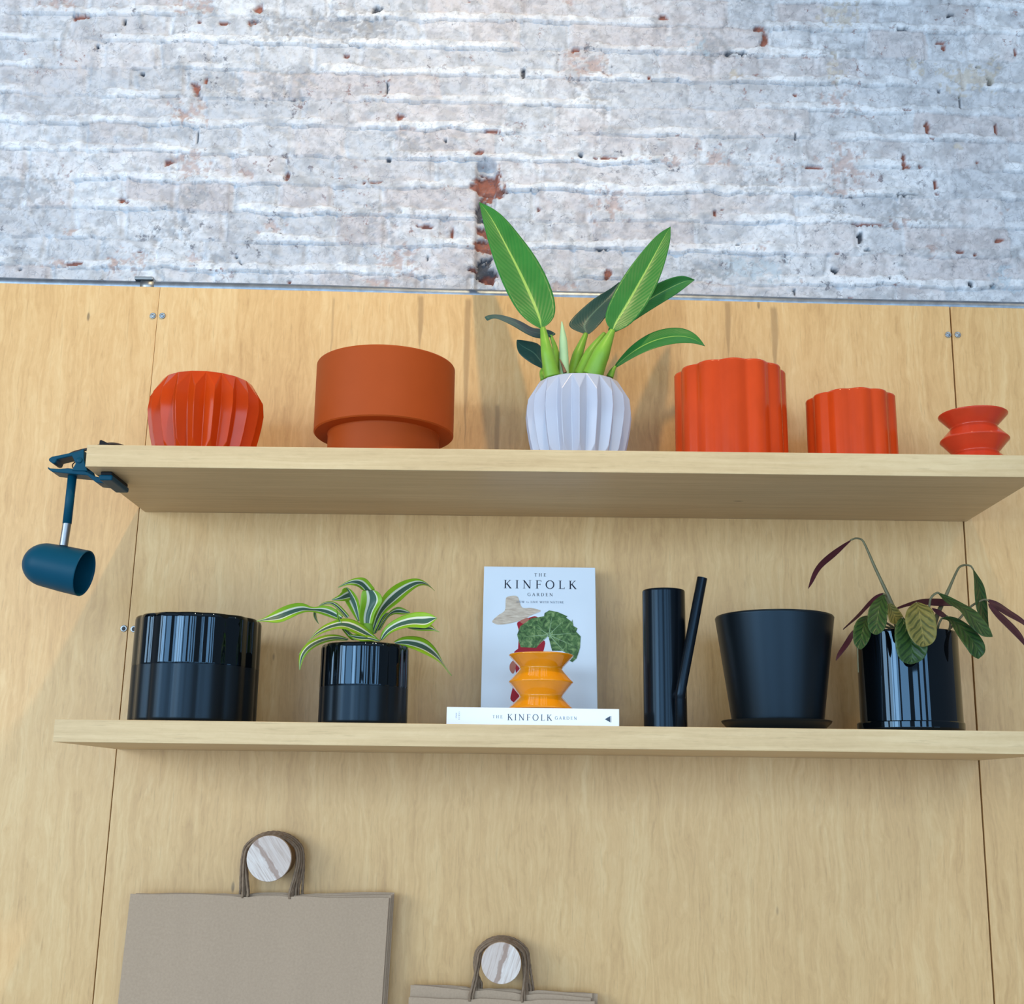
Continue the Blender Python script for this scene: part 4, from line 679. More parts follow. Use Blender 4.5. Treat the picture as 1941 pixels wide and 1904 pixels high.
DRACA = [[[(-0.337,-0.19,1.7803),(-0.3394,-0.1904,1.7767),(-0.3417,-0.1922,1.7728)],[(-0.3475,-0.1927,1.79),(-0.3508,-0.1933,1.7831),(-0.3537,-0.1961,1.776)],[(-0.36,-0.1955,1.7968),(-0.363,-0.1965,1.7884),(-0.3652,-0.2019,1.7795)],[(-0.3737,-0.1982,1.7964),(-0.3757,-0.1997,1.79),(-0.3768,-0.2073,1.7829)],[(-0.3865,-0.2018,1.7908),(-0.3881,-0.2036,1.7882),(-0.3886,-0.2127,1.7846)],[(-0.397,-0.2073,1.7985),(-0.3992,-0.2093,1.7904),(-0.4,-0.2192,1.7812)],[(-0.4104,-0.2127,1.7982),(-0.4111,-0.2147,1.787),(-0.4103,-0.2246,1.7748)],[(-0.4232,-0.2182,1.7941),(-0.4226,-0.22,1.7816),(-0.4206,-0.2291,1.7682)],[(-0.4351,-0.2236,1.7873),(-0.4338,-0.2251,1.7753),(-0.4313,-0.2327,1.7625)],[(-0.446,-0.2291,1.7792),(-0.4451,-0.2302,1.771),(-0.4433,-0.2356,1.7622)],[(-0.456,-0.2345,1.77),(-0.456,-0.2351,1.767),(-0.4555,-0.2379,1.7637)],[(-0.4678,-0.24,1.7643),(-0.4678,-0.2402,1.7638),(-0.4675,-0.2411,1.7631)]],[[(-0.3277,-0.18,1.7818),(-0.3311,-0.1806,1.7799),(-0.3345,-0.1811,1.778)],[(-0.3369,-0.175,1.7917),(-0.3399,-0.1761,1.7895),(-0.3429,-0.1773,1.7874)],[(-0.3464,-0.17,1.8014),(-0.3491,-0.1721,1.7987),(-0.3518,-0.1742,1.796)],[(-0.3575,-0.165,1.8089),(-0.3597,-0.1678,1.8062),(-0.3618,-0.1705,1.8035)],[(-0.3705,-0.16,1.8094),(-0.3719,-0.163,1.806),(-0.3732,-0.166,1.8025)],[(-0.3818,-0.1575,1.8045),(-0.383,-0.1603,1.8013),(-0.3841,-0.163,1.7982)],[(-0.3887,-0.155,1.7949),(-0.3907,-0.1571,1.793),(-0.3928,-0.1592,1.791)],[(-0.3874,-0.1525,1.783),(-0.3892,-0.1536,1.7819),(-0.391,-0.1548,1.7807)],[(-0.3827,-0.15,1.7718),(-0.3832,-0.1503,1.7722),(-0.3836,-0.1506,1.7726)]],[[(-0.3136,-0.19,1.7717),(-0.3116,-0.1885,1.7728),(-0.3092,-0.19,1.7735)],[(-0.319,-0.1929,1.7798),(-0.3147,-0.1894,1.7815),(-0.3095,-0.1929,1.7822)],[(-0.3244,-0.1957,1.788),(-0.3179,-0.1895,1.7904),(-0.3098,-0.1957,1.7909)],[(-0.3297,-0.1986,1.7962),(-0.3212,-0.1908,1.7991),(-0.3105,-0.1986,1.7996)],[(-0.3349,-0.2,1.8048),(-0.325,-0.1922,1.8077),(-0.313,-0.2,1.8081)],[(-0.3395,-0.2,1.8141),(-0.3298,-0.1937,1.8159),(-0.3182,-0.2,1.8158)],[(-0.3415,-0.2,1.824),(-0.3334,-0.1965,1.8239),(-0.3244,-0.2,1.8227)],[(-0.3323,-0.2,1.8262),(-0.3323,-0.1992,1.8265),(-0.332,-0.2,1.8264)]],[[(-0.332,-0.2,1.8262),(-0.3281,-0.2005,1.8155),(-0.3242,-0.2009,1.8047)],[(-0.3362,-0.208,1.8212),(-0.3326,-0.2095,1.8118),(-0.329,-0.2109,1.8024)],[(-0.3389,-0.216,1.8151),(-0.3364,-0.2184,1.8078),(-0.3339,-0.2208,1.8005)],[(-0.3417,-0.222,1.8093),(-0.3405,-0.2244,1.8044),(-0.3393,-0.2268,1.7996)],[(-0.3467,-0.226,1.8054),(-0.3459,-0.2275,1.8025),(-0.3452,-0.2289,1.7997)],[(-0.3517,-0.23,1.8016),(-0.3514,-0.2302,1.801),(-0.3512,-0.2305,1.8003)]],[[(-0.3024,-0.19,1.7576),(-0.2973,-0.1878,1.7566),(-0.2916,-0.19,1.7551)],[(-0.3076,-0.1929,1.7653),(-0.2992,-0.1877,1.7662),(-0.2896,-0.1929,1.7658)],[(-0.3104,-0.1957,1.7741),(-0.3001,-0.1863,1.7766),(-0.2874,-0.1957,1.7764)],[(-0.3104,-0.1986,1.7834),(-0.2987,-0.1869,1.7868),(-0.2841,-0.1986,1.7868)],[(-0.3097,-0.2,1.7929),(-0.2953,-0.1883,1.7962),(-0.278,-0.2,1.796)],[(-0.3091,-0.2,1.8026),(-0.2917,-0.1906,1.8054),(-0.272,-0.2,1.8053)],[(-0.3084,-0.2,1.8124),(-0.2925,-0.1948,1.8146),(-0.2754,-0.2,1.8152)],[(-0.3073,-0.2,1.8221),(-0.2959,-0.1989,1.8224),(-0.2842,-0.2,1.8223)]],[[(-0.2842,-0.2,1.8223),(-0.2957,-0.2009,1.8219),(-0.3071,-0.2019,1.8214)],[(-0.2912,-0.2057,1.83),(-0.3004,-0.2079,1.8274),(-0.3095,-0.2101,1.8248)],[(-0.2975,-0.2114,1.838),(-0.3058,-0.2153,1.8317),(-0.3141,-0.2192,1.8255)],[(-0.3046,-0.2171,1.8408),(-0.3118,-0.222,1.8332),(-0.319,-0.2269,1.8257)],[(-0.3151,-0.2214,1.8388),(-0.3198,-0.2263,1.8322),(-0.3245,-0.2312,1.8256)],[(-0.325,-0.2243,1.8343),(-0.3276,-0.2282,1.8292),(-0.3303,-0.2321,1.8242)],[(-0.3341,-0.2271,1.8283),(-0.3351,-0.2293,1.8253),(-0.3361,-0.2315,1.8224)],[(-0.3424,-0.23,1.8212),(-0.3422,-0.2305,1.8209),(-0.3419,-0.2309,1.8206)]],[[(-0.2916,-0.19,1.7542),(-0.2889,-0.1904,1.7533),(-0.2858,-0.1937,1.752)],[(-0.2903,-0.184,1.7714),(-0.2861,-0.1846,1.7688),(-0.2814,-0.1902,1.7655)],[(-0.287,-0.178,1.7883),(-0.282,-0.1792,1.784),(-0.276,-0.1898,1.7785)],[(-0.2821,-0.172,1.8048),(-0.2755,-0.1736,1.7981),(-0.2674,-0.1882,1.7894)],[(-0.2756,-0.164,1.821),(-0.2669,-0.1659,1.8108),(-0.2567,-0.183,1.7985)],[(-0.265,-0.155,1.8345),(-0.2566,-0.157,1.8228),(-0.2467,-0.175,1.8087)],[(-0.2517,-0.146,1.8451),(-0.2454,-0.1479,1.8339),(-0.2377,-0.165,1.8203)],[(-0.2367,-0.138,1.8525),(-0.233,-0.1396,1.8432),(-0.2282,-0.1542,1.8317)],[(-0.2203,-0.132,1.8551),(-0.2192,-0.1332,1.8491),(-0.2173,-0.1438,1.8416)],[(-0.206,-0.126,1.8476),(-0.2055,-0.1266,1.8458),(-0.2046,-0.1322,1.8431)],[(-0.1949,-0.12,1.8356),(-0.1946,-0.1202,1.8355),(-0.1942,-0.1219,1.8353)]],[[(-0.2753,-0.1981,1.7428),(-0.2729,-0.1991,1.7414),(-0.2703,-0.2022,1.7397)],[(-0.272,-0.2032,1.7546),(-0.2673,-0.205,1.7512),(-0.2621,-0.2108,1.7473)],[(-0.2642,-0.2069,1.7643),(-0.2584,-0.2101,1.7588),(-0.2519,-0.221,1.7523)],[(-0.2536,-0.2113,1.7713),(-0.2475,-0.2157,1.7639),(-0.2405,-0.2304,1.7551)],[(-0.2421,-0.2168,1.7768),(-0.236,-0.2217,1.7675),(-0.2288,-0.2385,1.7567)],[(-0.2297,-0.2235,1.7806),(-0.2239,-0.2284,1.7694),(-0.217,-0.2452,1.7567)],[(-0.2168,-0.2313,1.7826),(-0.2116,-0.2357,1.7693),(-0.2055,-0.2504,1.7548)],[(-0.2037,-0.2369,1.7822),(-0.1994,-0.2401,1.7685),(-0.1946,-0.251,1.7539)],[(-0.1909,-0.2432,1.7789),(-0.1893,-0.245,1.7708),(-0.1873,-0.2508,1.7622)],[(-0.1805,-0.2491,1.7713),(-0.1803,-0.2495,1.7709),(-0.18,-0.2511,1.7705)]],[[(-0.2326,-0.2193,1.7599),(-0.2308,-0.22,1.759),(-0.2289,-0.2207,1.758)],[(-0.2217,-0.2213,1.7605),(-0.2209,-0.2233,1.7578),(-0.2202,-0.2253,1.7552)],[(-0.2109,-0.2232,1.7608),(-0.2111,-0.2267,1.757),(-0.2112,-0.2301,1.7532)],[(-0.2,-0.226,1.7613),(-0.2012,-0.23,1.7568),(-0.2023,-0.234,1.7523)],[(-0.1896,-0.2299,1.7639),(-0.1916,-0.2333,1.758),(-0.1935,-0.2368,1.7522)],[(-0.186,-0.2347,1.7565),(-0.1855,-0.2367,1.7543),(-0.185,-0.2387,1.7521)],[(-0.1767,-0.2396,1.7501),(-0.1767,-0.24,1.7499),(-0.1767,-0.2404,1.7497)]],[[(-0.2852,-0.17,1.7604),(-0.2816,-0.17,1.7605),(-0.2779,-0.1711,1.7604)],[(-0.2802,-0.1643,1.7707),(-0.2774,-0.1643,1.77),(-0.2744,-0.1669,1.769)],[(-0.2751,-0.1586,1.781),(-0.2732,-0.1586,1.7796),(-0.2707,-0.1633,1.7775)],[(-0.2694,-0.1529,1.791),(-0.268,-0.1529,1.7886),(-0.2659,-0.1587,1.7855)],[(-0.2619,-0.1486,1.7994),(-0.2605,-0.1486,1.7953),(-0.2585,-0.1544,1.7903)],[(-0.2523,-0.1457,1.8049),(-0.2514,-0.1457,1.7979),(-0.25,-0.1504,1.7901)],[(-0.2421,-0.1429,1.8011),(-0.2419,-0.1429,1.7959),(-0.2415,-0.1455,1.7903)],[(-0.2325,-0.14,1.7956),(-0.233,-0.14,1.7949),(-0.2333,-0.1406,1.7941)]],[[(-0.2541,-0.1881,1.7398),(-0.2512,-0.19,1.7375),(-0.2481,-0.1937,1.7348)],[(-0.2436,-0.1869,1.7472),(-0.2408,-0.19,1.7399),(-0.2376,-0.1962,1.7323)],[(-0.2312,-0.1841,1.7501),(-0.2293,-0.19,1.7399),(-0.2269,-0.2018,1.7291)],[(-0.2184,-0.1819,1.75),(-0.2179,-0.19,1.738),(-0.2167,-0.2062,1.7251)],[(-0.2057,-0.1805,1.7476),(-0.2067,-0.19,1.7346),(-0.2068,-0.209,1.7207)],[(-0.1948,-0.18,1.7407),(-0.1964,-0.19,1.729),(-0.1972,-0.21,1.7163)],[(-0.1858,-0.1805,1.7311),(-0.1872,-0.19,1.7219),(-0.1879,-0.209,1.7118)],[(-0.1789,-0.1829,1.7197),(-0.1792,-0.191,1.7137),(-0.1789,-0.2072,1.707)],[(-0.1733,-0.1881,1.7073),(-0.1724,-0.194,1.7041),(-0.1712,-0.2058,1.7003)],[(-0.1655,-0.1939,1.6961),(-0.1654,-0.197,1.6944),(-0.1651,-0.2032,1.6923)],[(-0.1572,-0.1991,1.6856),(-0.1577,-0.2,1.6852),(-0.1581,-0.2019,1.6848)]],[[(-0.2779,-0.1978,1.7428),(-0.2795,-0.1995,1.7417),(-0.2808,-0.2028,1.7404)],[(-0.2893,-0.2053,1.7533),(-0.2915,-0.2082,1.7482),(-0.2935,-0.2136,1.7427)],[(-0.3012,-0.2109,1.7636),(-0.3037,-0.2165,1.7546),(-0.3056,-0.2268,1.745)],[(-0.3148,-0.2173,1.771),(-0.3164,-0.225,1.7604),(-0.3171,-0.2391,1.7492)],[(-0.3302,-0.2226,1.7734),(-0.3302,-0.2316,1.7638),(-0.329,-0.2483,1.7534)],[(-0.345,-0.228,1.7682),(-0.344,-0.2375,1.7598),(-0.3417,-0.255,1.7505)],[(-0.3588,-0.2346,1.7609),(-0.3571,-0.2436,1.7538),(-0.3542,-0.2603,1.7458)],[(-0.3705,-0.2413,1.7505),(-0.3689,-0.249,1.7454),(-0.3662,-0.2631,1.7396)],[(-0.3792,-0.2469,1.7372),(-0.3789,-0.2525,1.735),(-0.3778,-0.2628,1.7322)],[(-0.3871,-0.2533,1.7234),(-0.387,-0.2562,1.7227),(-0.3866,-0.2616,1.7218)],[(-0.3946,-0.2589,1.7095),(-0.3938,-0.2598,1.7096),(-0.393,-0.2614,1.7097)]],[[(-0.3254,-0.1978,1.7422),(-0.3269,-0.1995,1.7407),(-0.3281,-0.2028,1.7389)],[(-0.3359,-0.2023,1.7467),(-0.3366,-0.2052,1.7429),(-0.337,-0.2106,1.7387)],[(-0.3473,-0.2049,1.7486),(-0.3467,-0.2105,1.7431),(-0.3453,-0.2208,1.737)],[(-0.3588,-0.2083,1.7477),(-0.3566,-0.216,1.7412),(-0.3535,-0.2301,1.7341)],[(-0.3695,-0.2126,1.7439),(-0.3661,-0.2216,1.7374),(-0.3614,-0.2383,1.73)],[(-0.3794,-0.218,1.7386),(-0.3749,-0.2275,1.7324),(-0.3692,-0.245,1.7253)],[(-0.3882,-0.2246,1.7316),(-0.3829,-0.2336,1.7259),(-0.3762,-0.2503,1.7194)],[(-0.3948,-0.2313,1.7222),(-0.3891,-0.239,1.7176),(-0.3824,-0.2531,1.7123)],[(-0.398,-0.2369,1.7109),(-0.3933,-0.2425,1.7079),(-0.3877,-0.2528,1.7045)],[(-0.3965,-0.2433,1.6986),(-0.3938,-0.2462,1.6972),(-0.3907,-0.2516,1.6955)],[(-0.3939,-0.2489,1.6864),(-0.3933,-0.2498,1.6864),(-0.3926,-0.2514,1.6862)]],[[(-0.3202,-0.21,1.739),(-0.3107,-0.2089,1.7393),(-0.301,-0.21,1.7393)],[(-0.3265,-0.2167,1.7453),(-0.3191,-0.2137,1.7447),(-0.311,-0.2167,1.7434)],[(-0.3323,-0.2233,1.7519),(-0.3269,-0.2181,1.7511),(-0.3202,-0.2233,1.749)],[(-0.3363,-0.23,1.7597),(-0.3329,-0.224,1.7589),(-0.3278,-0.23,1.7566)],[(-0.3395,-0.2333,1.7685),(-0.3379,-0.2281,1.7677),(-0.3347,-0.2333,1.7656)],[(-0.3412,-0.2367,1.7777),(-0.3405,-0.2337,1.7773),(-0.3389,-0.2367,1.776)],[(-0.3417,-0.24,1.7871),(-0.3416,-0.2394,1.7872),(-0.3412,-0.24,1.7871)]],[[(-0.2724,-0.1991,1.7401),(-0.275,-0.1996,1.7391),(-0.2774,-0.2009,1.738)],[(-0.2804,-0.2042,1.7436),(-0.2827,-0.2057,1.7409),(-0.2847,-0.2092,1.738)],[(-0.2886,-0.209,1.7464),(-0.2905,-0.2116,1.7422),(-0.2919,-0.2177,1.7376)],[(-0.2971,-0.215,1.7471),(-0.2984,-0.218,1.7419),(-0.2992,-0.225,1.7362)],[(-0.3058,-0.2207,1.7468),(-0.3065,-0.2233,1.7415),(-0.3068,-0.2293,1.7359)],[(-0.3141,-0.2275,1.746),(-0.3141,-0.229,1.7425),(-0.3139,-0.2325,1.7388)],[(-0.3224,-0.2345,1.7446),(-0.3215,-0.2348,1.7437),(-0.3205,-0.2355,1.7428)]],[[(-0.2892,-0.18,1.7537),(-0.2866,-0.1796,1.7538),(-0.2838,-0.18,1.7538)],[(-0.2865,-0.176,1.7632),(-0.2836,-0.1748,1.7625),(-0.2805,-0.176,1.7615)],[(-0.2836,-0.172,1.7726),(-0.2807,-0.1701,1.7712),(-0.2773,-0.172,1.7693)],[(-0.2799,-0.168,1.7818),(-0.2775,-0.1661,1.7798),(-0.2747,-0.168,1.7774)],[(-0.2747,-0.164,1.79),(-0.2735,-0.1628,1.7879),(-0.272,-0.164,1.7854)],[(-0.2659,-0.16,1.7918),(-0.2659,-0.1598,1.7914),(-0.2658,-0.16,1.7909)]]]
DRACA_STEMS = [[(-0.2978,-0.19,1.7329,0.0123),(-0.2976,-0.19,1.7373,0.0119),(-0.2973,-0.19,1.7417,0.0115),(-0.297,-0.19,1.7462,0.011),(-0.2968,-0.19,1.7506,0.0106),(-0.2965,-0.19,1.755,0.0097),(-0.2962,-0.19,1.7595,0.0088),(-0.296,-0.19,1.7639,0.008),(-0.2957,-0.19,1.7684,0.0071)]]
